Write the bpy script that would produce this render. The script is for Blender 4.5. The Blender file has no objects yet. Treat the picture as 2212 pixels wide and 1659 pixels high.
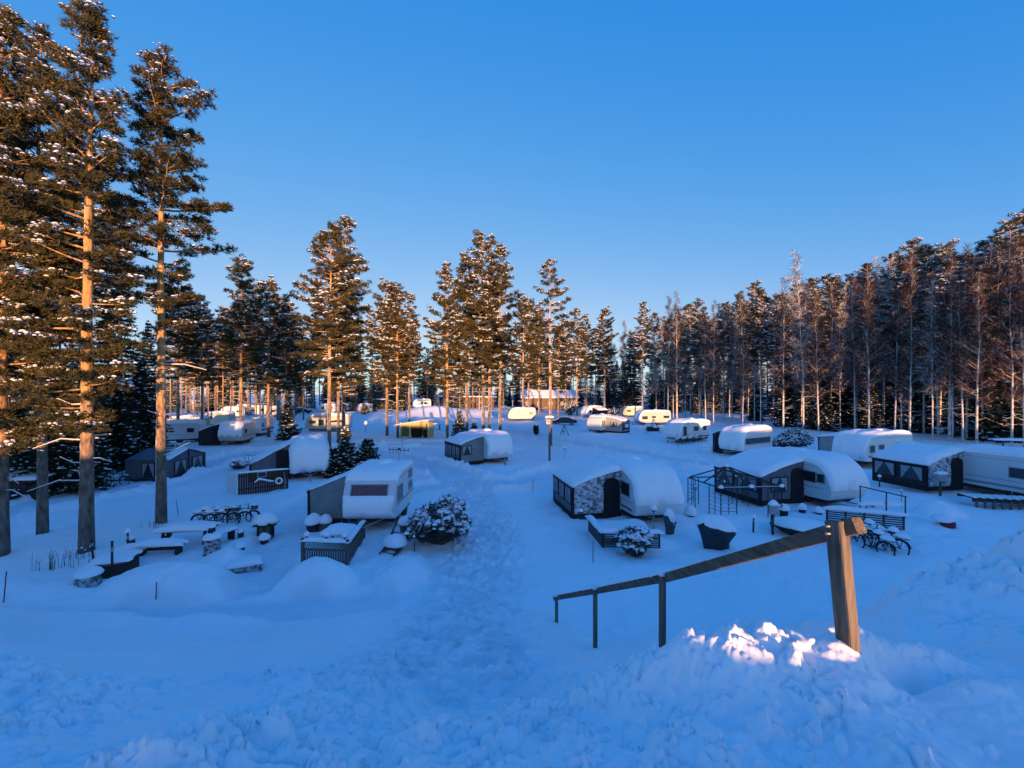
import bpy, bmesh, math, random
import numpy as np
from mathutils import Vector, Matrix

R = math.radians
CAMH = 6.3                      # eye height above the camp ground
F, HZ, UC = 928.0, 846.0, 1106.0   # focal length, horizon row and centre column of a 2212 px wide survey of the photograph
def P(u, v, z=0.0):             # survey reading of a ground point -> metres
    y = F * (CAMH - z) / (v - HZ)
    return ((u - UC) / F * y, y)

scene = bpy.context.scene
col = scene.collection

# ------------------------------------------------------------------ scene graph helpers
def props(o, label=None, cat=None, group=None, kind=None):
    if label: o['label'] = label
    if cat: o['category'] = cat
    if group: o['group'] = group
    if kind: o['kind'] = kind
    return o
def thing(name, label, cat, loc=(0, 0, 0), rz=0.0, group=None):
    o = bpy.data.objects.new(name, None); col.objects.link(o)
    o.empty_display_size = .3
    o.location = loc; o.rotation_euler = (0, 0, rz)
    return props(o, label, cat, group)
def meshobj(name, me, parent=None):
    o = bpy.data.objects.new(name, me); col.objects.link(o)
    if parent: o.parent = parent
    return o
def copy_tree(o, loc, rz, label, group=None):
    def rec(a, par):
        c = a.copy(); col.objects.link(c)
        if par: c.parent = par
        for ch in a.children: rec(ch, c)
        return c
    c = rec(o, None); c.location = loc; c.rotation_euler = (0, 0, rz); c['label'] = label
    if group: c['group'] = group
    return c

class MB:
    def __init__(s): s.v = []; s.f = []; s.mi = []; s.m = 0; s.T = None
    def add(s, vs, fs):
        b = len(s.v)
        if s.T is not None: vs = [tuple(s.T @ Vector(p)) for p in vs]
        s.v.extend(vs); s.f.extend([[i + b for i in f] for f in fs]); s.mi.extend([s.m] * len(fs)); return s
    def box(s, c, d, M=None):
        x, y, z = d[0] / 2, d[1] / 2, d[2] / 2
        vs = [Vector(p) for p in ((-x,-y,-z),(x,-y,-z),(x,y,-z),(-x,y,-z),(-x,-y,z),(x,-y,z),(x,y,z),(-x,y,z))]
        if M is not None: vs = [M @ p for p in vs]
        c = Vector(c)
        return s.add([tuple(p + c) for p in vs], [[0,3,2,1],[4,5,6,7],[0,1,5,4],[1,2,6,5],[2,3,7,6],[3,0,4,7]])
    def beam(s, p, q, w, h, up=(0, 0, 1)):
        p, q = Vector(p), Vector(q); d = (q - p); L = d.length; d.normalize(); up = Vector(up)
        x = d.cross(up)
        if x.length < 1e-4: x = d.cross(Vector((1, 0, 0)))
        x.normalize(); z = x.cross(d)
        M = Matrix((x, d, z)).transposed()
        return s.box((p + q) / 2, (w, L, h), M)
    def tube(s, pts, r, n=8, cap=True):
        pts = [Vector(p) for p in pts]; k = len(pts)
        if not hasattr(r, '__len__'): r = [r] * k
        vs = []; fs = []; x = None
        for i, p in enumerate(pts):
            d = (pts[min(i + 1, k - 1)] - pts[max(i - 1, 0)]).normalized()
            if x is None:
                x = d.orthogonal().normalized()
            else:
                x = (x - d * x.dot(d)).normalized()
            y = d.cross(x)
            for j in range(n):
                a = 2 * math.pi * j / n
                vs.append(tuple(p + (x * math.cos(a) + y * math.sin(a)) * r[i]))
        for i in range(k - 1):
            for j in range(n):
                a, b = i * n + j, i * n + (j + 1) % n
                fs.append([a, b, b + n, a + n])
        if cap: fs.append(list(range(n - 1, -1, -1))); fs.append(list(range((k - 1) * n, k * n)))
        return s.add(vs, fs)
    def lathe(s, prof, c=(0, 0, 0), n=16, sx=1, sy=1, cap=True, jit=0, seed=0):
        rnd = random.Random(seed); vs = []; fs = []; k = len(prof)
        for r, z in prof:
            for j in range(n):
                a = 2 * math.pi * j / n; q = 1 + jit * (rnd.random() - .5)
                vs.append((c[0] + r * q * sx * math.cos(a), c[1] + r * q * sy * math.sin(a), c[2] + z + jit * .5 * r * (rnd.random() - .5)))
        for i in range(k - 1):
            for j in range(n):
                a, b = i * n + j, i * n + (j + 1) % n
                fs.append([a, b, b + n, a + n])
        if cap: fs.append(list(range(n - 1, -1, -1))); fs.append(list(range((k - 1) * n, k * n)))
        return s.add(vs, fs)
    def dome(s, c, rx, ry, rz, n=18, jit=.08, seed=0, under=.25):
        pr = []
        for a in (-60, -30, -8, 12, 32, 52, 70, 84):
            pr.append((math.cos(R(a)) * (1 if a > 0 else .97), math.sin(R(a)) * (1 if a > 0 else under)))
        rnd = random.Random(seed); vs = []; fs = []
        ph = [rnd.random() * 6.3 for _ in range(4)]
        for r, z in pr:
            for j in range(n):
                a = 2 * math.pi * j / n
                q = 1 + jit * (math.sin(2 * a + ph[0]) + .7 * math.sin(3 * a + ph[1] + z * 2))
                vs.append((c[0] + r * q * rx * math.cos(a), c[1] + r * q * ry * math.sin(a), c[2] + z * rz * (1 + jit * math.sin(a + ph[2]))))
        k = len(pr)
        for i in range(k - 1):
            for j in range(n):
                a, b = i * n + j, i * n + (j + 1) % n
                fs.append([a, b, b + n, a + n])
        fs.append(list(range(n - 1, -1, -1))); fs.append(list(range((k - 1) * n, k * n)))
        return s.add(vs, fs)
    def slab(s, c, lx, ly, h, rz=0, n=14, seed=0, jit=.12, p=5):      # pillow of snow on a rectangular top
        rnd = random.Random(seed); ph = [rnd.random() * 6.3 for _ in range(5)]
        vs = []; fs = []; ca, sa = math.cos(rz), math.sin(rz)
        t = [math.sin((i / n - .5) * math.pi) for i in range(n + 1)]
        for j, b in enumerate(t):
            for i, a in enumerate(t):
                e = max(0, 1 - abs(a) ** p) ** .45 * max(0, 1 - abs(b) ** p) ** .45
                z = h * e * (1 + jit * (math.sin(3 * a + ph[0]) + math.sin(4 * b + ph[1]) * .6 + math.sin(7 * a + 5 * b + ph[2]) * .4)) - .03 * (1 - e)
                k = 1 + .05 * jit / .12 * math.sin(5 * (a + b) + ph[3])
                x, y = a * lx / 2 * k, b * ly / 2 * k
                vs.append((c[0] + x * ca - y * sa, c[1] + x * sa + y * ca, c[2] + z))
        for j in range(n):
            for i in range(n):
                q = j * (n + 1) + i
                fs.append([q, q + 1, q + n + 2, q + n + 1])
        rim = [i for i in range(n + 1)] + [(j + 1) * (n + 1) - 1 for j in range(1, n + 1)] + [n * (n + 1) + i for i in range(n - 1, -1, -1)] + [j * (n + 1) for j in range(n - 1, 0, -1)]
        fs.append(rim[::-1])
        return s.add(vs, fs)
    def prism(s, poly, f0, f1):        # poly 2-D, f0/f1 map (a,b)->xyz
        n = len(poly)
        vs = [f0(*p) for p in poly] + [f1(*p) for p in poly]
        fs = [list(range(n - 1, -1, -1)), list(range(n, 2 * n))]
        for i in range(n):
            j = (i + 1) % n; fs.append([i, j, n + j, n + i])
        return s.add(vs, fs)
    def torus(s, c, r, t, ax='x', n=24, m=6):
        vs = []; fs = []
        for i in range(n):
            a = 2 * math.pi * i / n
            for j in range(m):
                b = 2 * math.pi * j / m; q = r + t * math.cos(b); w = t * math.sin(b)
                if ax == 'x': p = (w, q * math.cos(a), q * math.sin(a))
                else: p = (q * math.cos(a), w, q * math.sin(a))
                vs.append((c[0] + p[0], c[1] + p[1], c[2] + p[2]))
        for i in range(n):
            for j in range(m):
                fs.append([i * m + j, i * m + (j + 1) % m, ((i + 1) % n) * m + (j + 1) % m, ((i + 1) % n) * m + j])
        return s.add(vs, fs)
    def mesh(s, name, mats, smooth=False, bevel=0):
        me = bpy.data.meshes.new(name); me.from_pydata(s.v, [], s.f)
        if not isinstance(mats, (list, tuple)): mats = [mats]
        for m in mats: me.materials.append(m)
        me.polygons.foreach_set('material_index', s.mi)
        bm = bmesh.new(); bm.from_mesh(me)
        if bevel:
            es = [e for e in bm.edges if len(e.link_faces) == 2 and e.calc_face_angle(0) > .5]
            bmesh.ops.bevel(bm, geom=es, offset=bevel, segments=2, profile=.7, affect='EDGES', clamp_overlap=True)
        bmesh.ops.recalc_face_normals(bm, faces=bm.faces)
        bm.to_mesh(me); bm.free()
        if smooth: me.polygons.foreach_set('use_smooth', [True] * len(me.polygons))
        me.update(); return me
    def build(s, name, mats, parent=None, smooth=False, bevel=0):
        return meshobj(name, s.mesh(name, mats, smooth, bevel), parent)

def np_mesh(name, V, Fs, mats, mi=None, smooth=False):   # numpy arrays, Fs a list of (n,k) index arrays
    me = bpy.data.meshes.new(name)
    V = np.asarray(V, dtype=np.float32)
    me.vertices.add(len(V)); me.vertices.foreach_set('co', V.ravel())
    loops = np.concatenate([f.ravel() for f in Fs]).astype(np.int32)
    tot = np.concatenate([np.full(len(f), f.shape[1]) for f in Fs]).astype(np.int32)
    st = np.concatenate([[0], np.cumsum(tot)[:-1]]).astype(np.int32)
    me.loops.add(len(loops)); me.loops.foreach_set('vertex_index', loops)
    me.polygons.add(len(tot)); me.polygons.foreach_set('loop_start', st)
    for m in mats: me.materials.append(m)
    if mi is not None: me.polygons.foreach_set('material_index', np.asarray(mi, dtype=np.int32))
    if smooth: me.polygons.foreach_set('use_smooth', np.ones(len(tot), dtype=bool))
    me.update(calc_edges=True); me.validate()
    return me

# ------------------------------------------------------------------ materials
def mat(name, c1, c2=None, scale=4.0, detail=4, rough=.6, bump=0, bscale=None, metal=0, spec=.4, stretch=None, rnd=0, lo=.35, hi=.65, coat=0):
    m = bpy.data.materials.new(name); m.use_nodes = True; nt = m.node_tree; N = nt.nodes; L = nt.links
    b = N['Principled BSDF']; b.inputs['Roughness'].default_value = rough; b.inputs['Metallic'].default_value = metal
    b.inputs['Specular IOR Level'].default_value = spec
    if coat: b.inputs['Coat Weight'].default_value = coat
    b.inputs['Base Color'].default_value = (*c1, 1)
    tc = N.new('ShaderNodeTexCoord'); vec = tc.outputs['Object']
    if stretch:
        mp = N.new('ShaderNodeMapping'); mp.inputs['Scale'].default_value = stretch; L.new(vec, mp.inputs['Vector']); vec = mp.outputs[0]
    out = None
    if c2 is not None:
        n = N.new('ShaderNodeTexNoise'); n.inputs['Scale'].default_value = scale; n.inputs['Detail'].default_value = detail
        L.new(vec, n.inputs['Vector'])
        r = N.new('ShaderNodeValToRGB'); r.color_ramp.elements[0].position = lo; r.color_ramp.elements[1].position = hi
        r.color_ramp.elements[0].color = (*c1, 1); r.color_ramp.elements[1].color = (*c2, 1)
        L.new(n.outputs[0], r.inputs[0]); out = r.outputs[0]
    if rnd and out is not None:
        oi = N.new('ShaderNodeObjectInfo'); hs = N.new('ShaderNodeHueSaturation'); mr = N.new('ShaderNodeMapRange')
        mr.inputs[3].default_value = 1 - rnd; mr.inputs[4].default_value = 1 + rnd
        L.new(oi.outputs['Random'], mr.inputs[0]); L.new(mr.outputs[0], hs.inputs['Value']); L.new(out, hs.inputs['Color']); out = hs.outputs[0]
    if out is not None: L.new(out, b.inputs['Base Color'])
    if bump:
        n2 = N.new('ShaderNodeTexNoise'); n2.inputs['Scale'].default_value = bscale or scale * 4; n2.inputs['Detail'].default_value = 6
        L.new(vec, n2.inputs['Vector'])
        bp = N.new('ShaderNodeBump'); bp.inputs['Strength'].default_value = bump; bp.inputs['Distance'].default_value = .03
        L.new(n2.outputs[0], bp.inputs['Height']); L.new(bp.outputs[0], b.inputs['Normal'])
    m.diffuse_color = (*c1, 1)
    return m

SN1, SN2 = (.90, .93, .955), (.94, .96, .975)
M = {}
M['ground'] = mat('snow_ground', SN1, SN2, .6, 5, .75, .6, 9.0, spec=.25)
def _pack(m):        # hard-packed snow is greyer than fresh snow
    nt = m.node_tree; N = nt.nodes; L = nt.links; b = N['Principled BSDF']; src = b.inputs['Base Color'].links[0].from_socket
    a = N.new('ShaderNodeAttribute'); a.attribute_name = 'packed'; mx = N.new('ShaderNodeMix'); mx.data_type = 'RGBA'
    L.new(a.outputs['Fac'], mx.inputs[0]); L.new(src, mx.inputs[6]); mx.inputs[7].default_value = (.73, .78, .83, 1); L.new(mx.outputs[2], b.inputs['Base Color'])
_pack(M['ground'])
M['snow'] = mat('snow_cap', (.89, .92, .95), (.94, .955, .97), 2.5, 4, .8, .5, 14.0, spec=.2)
M['rime'] = mat('snow_branch', (.87, .90, .93), (.92, .94, .96), 5, 3, .85, spec=.15)
M['needle'] = mat('pine_needles', (.042, .040, .015), (.086, .070, .028), 1.3, 4, .7, rnd=.25, spec=.2)
M['spruce'] = mat('spruce_needles', (.016, .024, .014), (.034, .042, .022), 1.5, 4, .7, rnd=.2, spec=.2)
M['thuja'] = mat('thuja_needles', (.045, .06, .05), (.11, .13, .13), 3, 4, .7, spec=.2)
M['twig'] = mat('birch_twigs', (.062, .030, .020), (.105, .054, .036), 1.0, 3, .8, rnd=.2, spec=.1)
M['hay'] = mat('dry_grass', (.10, .075, .05), (.16, .12, .08), 9, 3, .9)
M['white'] = mat('caravan_white', (.66, .67, .66), (.72, .73, .72), .8, 3, .35, spec=.5)
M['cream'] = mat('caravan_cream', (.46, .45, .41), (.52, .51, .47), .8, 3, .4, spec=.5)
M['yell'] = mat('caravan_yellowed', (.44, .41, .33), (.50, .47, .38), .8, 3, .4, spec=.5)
M['tan'] = mat('caravan_tan', (.42, .30, .20), (.47, .35, .24), .8, 3, .4)
M['grey'] = mat('grey_fabric', (.10, .115, .14), (.14, .155, .18), 3, 4, .85, .3, 20)
M['lgrey'] = mat('pale_fabric', (.28, .31, .33), (.35, .37, .39), 2.5, 4, .85, .35, 9)
M['frost'] = mat('frosted_fabric', (.12, .135, .15), (.62, .66, .71), 5.0, 9, .85, .8, 11, lo=.40, hi=.60, stretch=(1, 1, 1.6))
M['green'] = mat('grey_green_fabric', (.16, .20, .21), (.21, .25, .26), 2.5, 4, .85, .4, 6)
M['dark'] = mat('dark_trim', (.016, .016, .019), (.028, .028, .032), 5, 3, .7)
M['black'] = mat('black_fabric', (.008, .008, .010), (.014, .014, .017), 5, 3, .8)
M['glass'] = mat('dark_glass', (.018, .022, .028), (.04, .046, .055), 1.5, 2, .12, spec=.6)
M['redglass'] = mat('tinted_glass', (.10, .045, .055), (.16, .08, .09), 6, 4, .3)
M['curtain'] = mat('curtain_cloth', (.24, .26, .28), (.32, .34, .36), 8, 3, .9)
M['frame'] = mat('window_frame', (.30, .31, .32), None, rough=.5)
M['metal'] = mat('galvanised', (.24, .25, .26), (.32, .33, .34), 8, 3, .45, metal=.6)
M['iron'] = mat('black_iron', (.02, .02, .024), (.035, .035, .04), 12, 3, .5)
M['rubber'] = mat('rubber', (.012, .012, .013), (.02, .02, .021), 12, 3, .85)
M['wood'] = mat('weathered_wood', (.085, .058, .038), (.20, .145, .095), 3.5, 8, .75, .9, 12, stretch=(6, .5, 6))
M['postwood'] = mat('weathered_post', (.085, .066, .05), (.22, .175, .13), 3.5, 8, .75, .9, 12, stretch=(6, 6, .5))
M['brown'] = mat('brown_boards', (.042, .017, .012), (.075, .032, .022), 3, 5, .75, .4, stretch=(10, 10, .6))
M['dwood'] = mat('dark_wood', (.024, .016, .013), (.05, .035, .027), 3, 5, .75, .4, stretch=(1, 8, 8))
M['gwood'] = mat('grey_boards', (.09, .075, .062), (.16, .135, .115), 3, 5, .8, .4, stretch=(8, 8, .8))
M['stone'] = mat('field_stone', (.07, .072, .076), (.45, .48, .52), 9, 3, .85, .9, 10, lo=.4, hi=.62)
M['red'] = mat('red_paint', (.45, .02, .025), (.5, .035, .03), 3, 2, .4)
M['dred'] = mat('marker_red', (.16, .02, .03), None, rough=.5)
M['blue'] = mat('blue_grey_paint', (.10, .13, .20), None, rough=.4)
M['navy'] = mat('navy_tarp', (.012, .016, .026), (.025, .03, .045), 4, 4, .45, .6, 7)
M['bgreen'] = mat('green_plastic', (.02, .085, .035), (.03, .11, .045), 4, 3, .5)
M['lgreen'] = mat('green_boards', (.06, .10, .04), (.08, .13, .05), 3, 4, .7, .3, stretch=(10, 10, .6))
M['lyell'] = mat('pale_yellow_boards', (.44, .39, .17), (.50, .45, .22), 3, 4, .65, .3, stretch=(1, 1, 6))
M['ochre'] = mat('ochre_boards', (.11, .07, .035), (.15, .095, .048), 2, 4, .7, .3, stretch=(1, 1, 6))
M['rust'] = mat('rust_red_boards', (.10, .05, .03), (.14, .07, .04), 2, 4, .7, .3, stretch=(6, 6, .6))
M['carp'] = mat('black_car_paint', (.006, .006, .008), (.009, .009, .011), 2, 2, .15, spec=.6, coat=.6)
M['lamp'] = mat('lamp_globe', (.72, .70, .64), None, rough=.3)
M['sign'] = mat('sign_plate', (.40, .38, .34), None, rough=.5)
M['slat'] = mat('grey_slats', (.055, .058, .065), (.09, .092, .10), 4, 3, .7, .3, stretch=(1, 1, 8))

def bark_pine():
    m = bpy.data.materials.new('pine_bark'); m.use_nodes = True; nt = m.node_tree; N = nt.nodes; L = nt.links; b = N['Principled BSDF']
    b.inputs['Roughness'].default_value = .85; b.inputs['Specular IOR Level'].default_value = .2
    tc = N.new('ShaderNodeTexCoord'); sx = N.new('ShaderNodeSeparateXYZ'); L.new(tc.outputs['Object'], sx.inputs[0])
    mp = N.new('ShaderNodeMapping'); mp.inputs['Scale'].default_value = (1, 1, .35); L.new(tc.outputs['Object'], mp.inputs[0])
    n = N.new('ShaderNodeTexNoise'); n.inputs['Scale'].default_value = 7; n.inputs['Detail'].default_value = 6; L.new(mp.outputs[0], n.inputs['Vector'])
    vo = N.new('ShaderNodeTexVoronoi'); vo.inputs['Scale'].default_value = 9; L.new(mp.outputs[0], vo.inputs['Vector'])
    ad = N.new('ShaderNodeMath'); ad.operation = 'MULTIPLY_ADD'; ad.inputs[1].default_value = 5; L.new(n.outputs[0], ad.inputs[0]); L.new(sx.outputs[2], ad.inputs[2])
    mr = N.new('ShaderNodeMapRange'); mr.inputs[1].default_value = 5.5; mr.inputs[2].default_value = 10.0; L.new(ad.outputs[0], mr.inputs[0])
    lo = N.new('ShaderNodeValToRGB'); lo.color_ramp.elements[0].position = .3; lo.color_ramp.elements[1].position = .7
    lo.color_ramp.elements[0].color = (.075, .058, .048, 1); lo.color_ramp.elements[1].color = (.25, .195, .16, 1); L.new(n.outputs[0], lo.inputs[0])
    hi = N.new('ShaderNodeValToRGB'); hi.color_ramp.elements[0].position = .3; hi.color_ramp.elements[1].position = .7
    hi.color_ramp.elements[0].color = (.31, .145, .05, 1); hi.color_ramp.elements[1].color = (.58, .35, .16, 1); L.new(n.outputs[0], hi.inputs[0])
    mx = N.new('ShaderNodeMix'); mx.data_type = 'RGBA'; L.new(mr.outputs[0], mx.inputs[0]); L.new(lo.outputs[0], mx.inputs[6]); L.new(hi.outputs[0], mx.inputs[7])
    # wind-plastered snow on the western side
    ge = N.new('ShaderNodeNewGeometry'); sn = N.new('ShaderNodeSeparateXYZ'); L.new(ge.outputs['Normal'], sn.inputs[0])
    a2 = N.new('ShaderNodeMath'); a2.operation = 'MULTIPLY_ADD'; a2.inputs[1].default_value = -.9; L.new(sn.outputs[0], a2.inputs[0]); L.new(n.outputs[0], a2.inputs[2])
    sr = N.new('ShaderNodeMapRange'); sr.inputs[1].default_value = .98; sr.inputs[2].default_value = 1.10; L.new(a2.outputs[0], sr.inputs[0])
    m2 = N.new('ShaderNodeMix'); m2.data_type = 'RGBA'; L.new(sr.outputs[0], m2.inputs[0]); L.new(mx.outputs[2], m2.inputs[6]); m2.inputs[7].default_value = (.82, .86, .9, 1)
    L.new(m2.outputs[2], b.inputs['Base Color'])
    bp = N.new('ShaderNodeBump'); bp.inputs['Strength'].default_value = .9; bp.inputs['Distance'].default_value = .05; L.new(vo.outputs[0], bp.inputs['Height']); L.new(bp.outputs[0], b.inputs['Normal'])
    return m
def bark_birch():
    m = bpy.data.materials.new('birch_bark'); m.use_nodes = True; nt = m.node_tree; N = nt.nodes; L = nt.links; b = N['Principled BSDF']
    b.inputs['Roughness'].default_value = .7
    tc = N.new('ShaderNodeTexCoord'); mp = N.new('ShaderNodeMapping'); mp.inputs['Scale'].default_value = (2.2, 2.2, 9); L.new(tc.outputs['Object'], mp.inputs[0])
    n = N.new('ShaderNodeTexNoise'); n.inputs['Scale'].default_value = 1.1; n.inputs['Detail'].default_value = 4; L.new(mp.outputs[0], n.inputs['Vector'])
    r = N.new('ShaderNodeValToRGB'); e = r.color_ramp.elements; e[0].position = .36; e[0].color = (.05, .045, .042, 1); e[1].position = .45; e[1].color = (.60, .56, .50, 1)
    L.new(n.outputs[0], r.inputs[0])
    L.new(r.outputs[0], b.inputs['Base Color'])
    return m
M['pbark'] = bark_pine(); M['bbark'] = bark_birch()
M['deadwood'] = mat('dead_branch', (.09, .07, .058), (.15, .12, .10), 3, 3, .85)

# ------------------------------------------------------------------ noise
_rs = np.random.RandomState(7); _perm = _rs.permutation(256); _perm = np.concatenate([_perm, _perm, _perm]); _val = _rs.rand(256)
def hsh(i, j, s=0): return _perm[_perm[(i + s * 37) & 255] + (j & 255)]
def vnoise(x, y, s=0):
    i = np.floor(x).astype(np.int64); j = np.floor(y).astype(np.int64); fx = x - i; fy = y - j
    fx = fx * fx * fx * (fx * (fx * 6 - 15) + 10); fy = fy * fy * fy * (fy * (fy * 6 - 15) + 10)
    a = _val[hsh(i, j, s)]; b = _val[hsh(i + 1, j, s)]; c = _val[hsh(i, j + 1, s)]; d = _val[hsh(i + 1, j + 1, s)]
    return (a + (b - a) * fx) * (1 - fy) + (c + (d - c) * fx) * fy - .5
def fbm(x, y, o=4, s=0):
    t = 0; a = 1.0
    for k in range(o):
        t = t + a * vnoise(x, y, s + k); x = x * 2.03 + 7.1; y = y * 2.03 - 3.7; a *= .5
    return t
def lumps(x, y, cell, dens, s=0):     # scattered rounded clods, height 0..1
    X = x / cell; Y = y / cell; i0 = np.floor(X).astype(np.int64); j0 = np.floor(Y).astype(np.int64); h = np.zeros_like(X)
    for di in (-1, 0, 1):
        for dj in (-1, 0, 1):
            i = i0 + di; j = j0 + dj
            k1 = _val[hsh(i, j, s)]; k2 = _val[hsh(i, j, s + 1)]; k3 = _val[hsh(i, j, s + 2)]; k4 = _val[hsh(i, j, s + 3)]
            r = (.30 + .38 * k3)
            ex = (X - (i + k1)); ey = (Y - (j + k2)); ang = k4 * 6.28
            ca = np.cos(ang); sa = np.sin(ang)
            dx = ex * ca + ey * sa; dy = (-ex * sa + ey * ca) * (1.0 + .7 * k1)
            q = 1 - (dx * dx + dy * dy) / (r * r)
            hh = np.where((k4 < dens) & (q > 0), np.sqrt(np.maximum(q, 0)) * r * 1.6, 0)
            h = np.maximum(h, hh)
    return h
def sm(a, b, x):
    t = np.clip((x - a) / (b - a), 0, 1)
    return t * t * (3 - 2 * t)
def polydist(x, y, pts):
    d = np.full(x.shape, 1e9)
    for (ax, ay), (bx, by) in zip(pts[:-1], pts[1:]):
        vx, vy = bx - ax, by - ay; t = np.clip(((x - ax) * vx + (y - ay) * vy) / (vx * vx + vy * vy), 0, 1)
        d = np.minimum(d, np.hypot(x - ax - t * vx, y - ay - t * vy))
    return d

# ------------------------------------------------------------------ the land
RIDGE = 5.30
_yt = np.linspace(-80, 40, 2401)
def _prof(k, z):
    p = np.interp(_yt, k, z); w = np.hanning(31); w /= w.sum()
    return np.convolve(np.pad(p, 15, mode='edge'), w, 'valid')
_pr = _prof([-80, -30, -14, -7, 0, 2.6, 3.3, 6, 8.57, 11.25, 13], [RIDGE, RIDGE, RIDGE, 4.85, 4.5, 4.46, 4.36, 2.75, 1.32, .12, 0])
_pl = _prof([-80, -30, -14, -7, 0, 1.7, 2.3, 4, 7, 10, 12.3, 14], [RIDGE, RIDGE, RIDGE, 4.85, 4.5, 4.46, 4.28, 3.5, 2.15, .9, .05, 0])
ROADS = [([P(-260, 1180), P(60, 1098), P(250, 1052), P(440, 1006), P(560, 978), P(650, 972), P(760, 968), P(850, 985), P(940, 1012), P(1010, 1045), P(1120, 1048), P(1190, 1030)], 1.7),
         ([P(1110, 930), P(1190, 950), P(1300, 968), P(1400, 985), P(1500, 1003)], 1.8),
         ([P(810, 965), P(900, 957), P(980, 962)], 1.6),
         ([P(560, 1262), P(600, 1180), P(640, 1105), P(720, 1068), P(830, 1062), P(960, 1050)], 1.1),
         ([P(-200, 1352), P(300, 1335), P(620, 1322), P(800, 1300)], .85)]
TRACK = [P(1000, 1040), P(1040, 1120), P(1050, 1200), P(1010, 1290), (-1.2, 10.5), (-1.0, 7), (-.9, 4.5)]
MOUNDS = [(*P(392, 1275), 1.75, .85, .80), (*P(690, 1262), 1.05, .75, .72), (*P(870, 1240), .75, 1.1, .55), (*P(60, 1285), 1.9, .7, .35),
          (8.0, 7.0, 1.9, 1.4, .95), (6.4, 6.1, 1.0, .8, .25), (9.8, 6.6, 1.6, 1.4, 1.3),
          (1.62, 3.16, .30, .26, .19), (1.22, 3.22, .36, .28, .21), (2.42, 3.14, .28, .20, .14), (2.47, 2.98, .20, .13, .04), (.9, 3.5, .5, .3, .12),
          (*P(2030, 1112), .95, .7, .62), (*P(500, 1215), .9, .6, .35), (*P(935, 897), 7.5, 5, 2.6), (*P(1025, 899), 6, 4, 1.8), (*P(690, 1195), .75, .7, .30),
          (*P(1090, 968), 2.0, .8, .35), (*P(1255, 940), 2.5, 1, .4), (*P(1600, 1120), 1.2, .8, .25), (*P(2120, 1200), 3.0, 1.5, .5), (*P(1420, 1170), .8, .5, .2), (*P(640, 1160), .6, .6, .1)]
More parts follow.
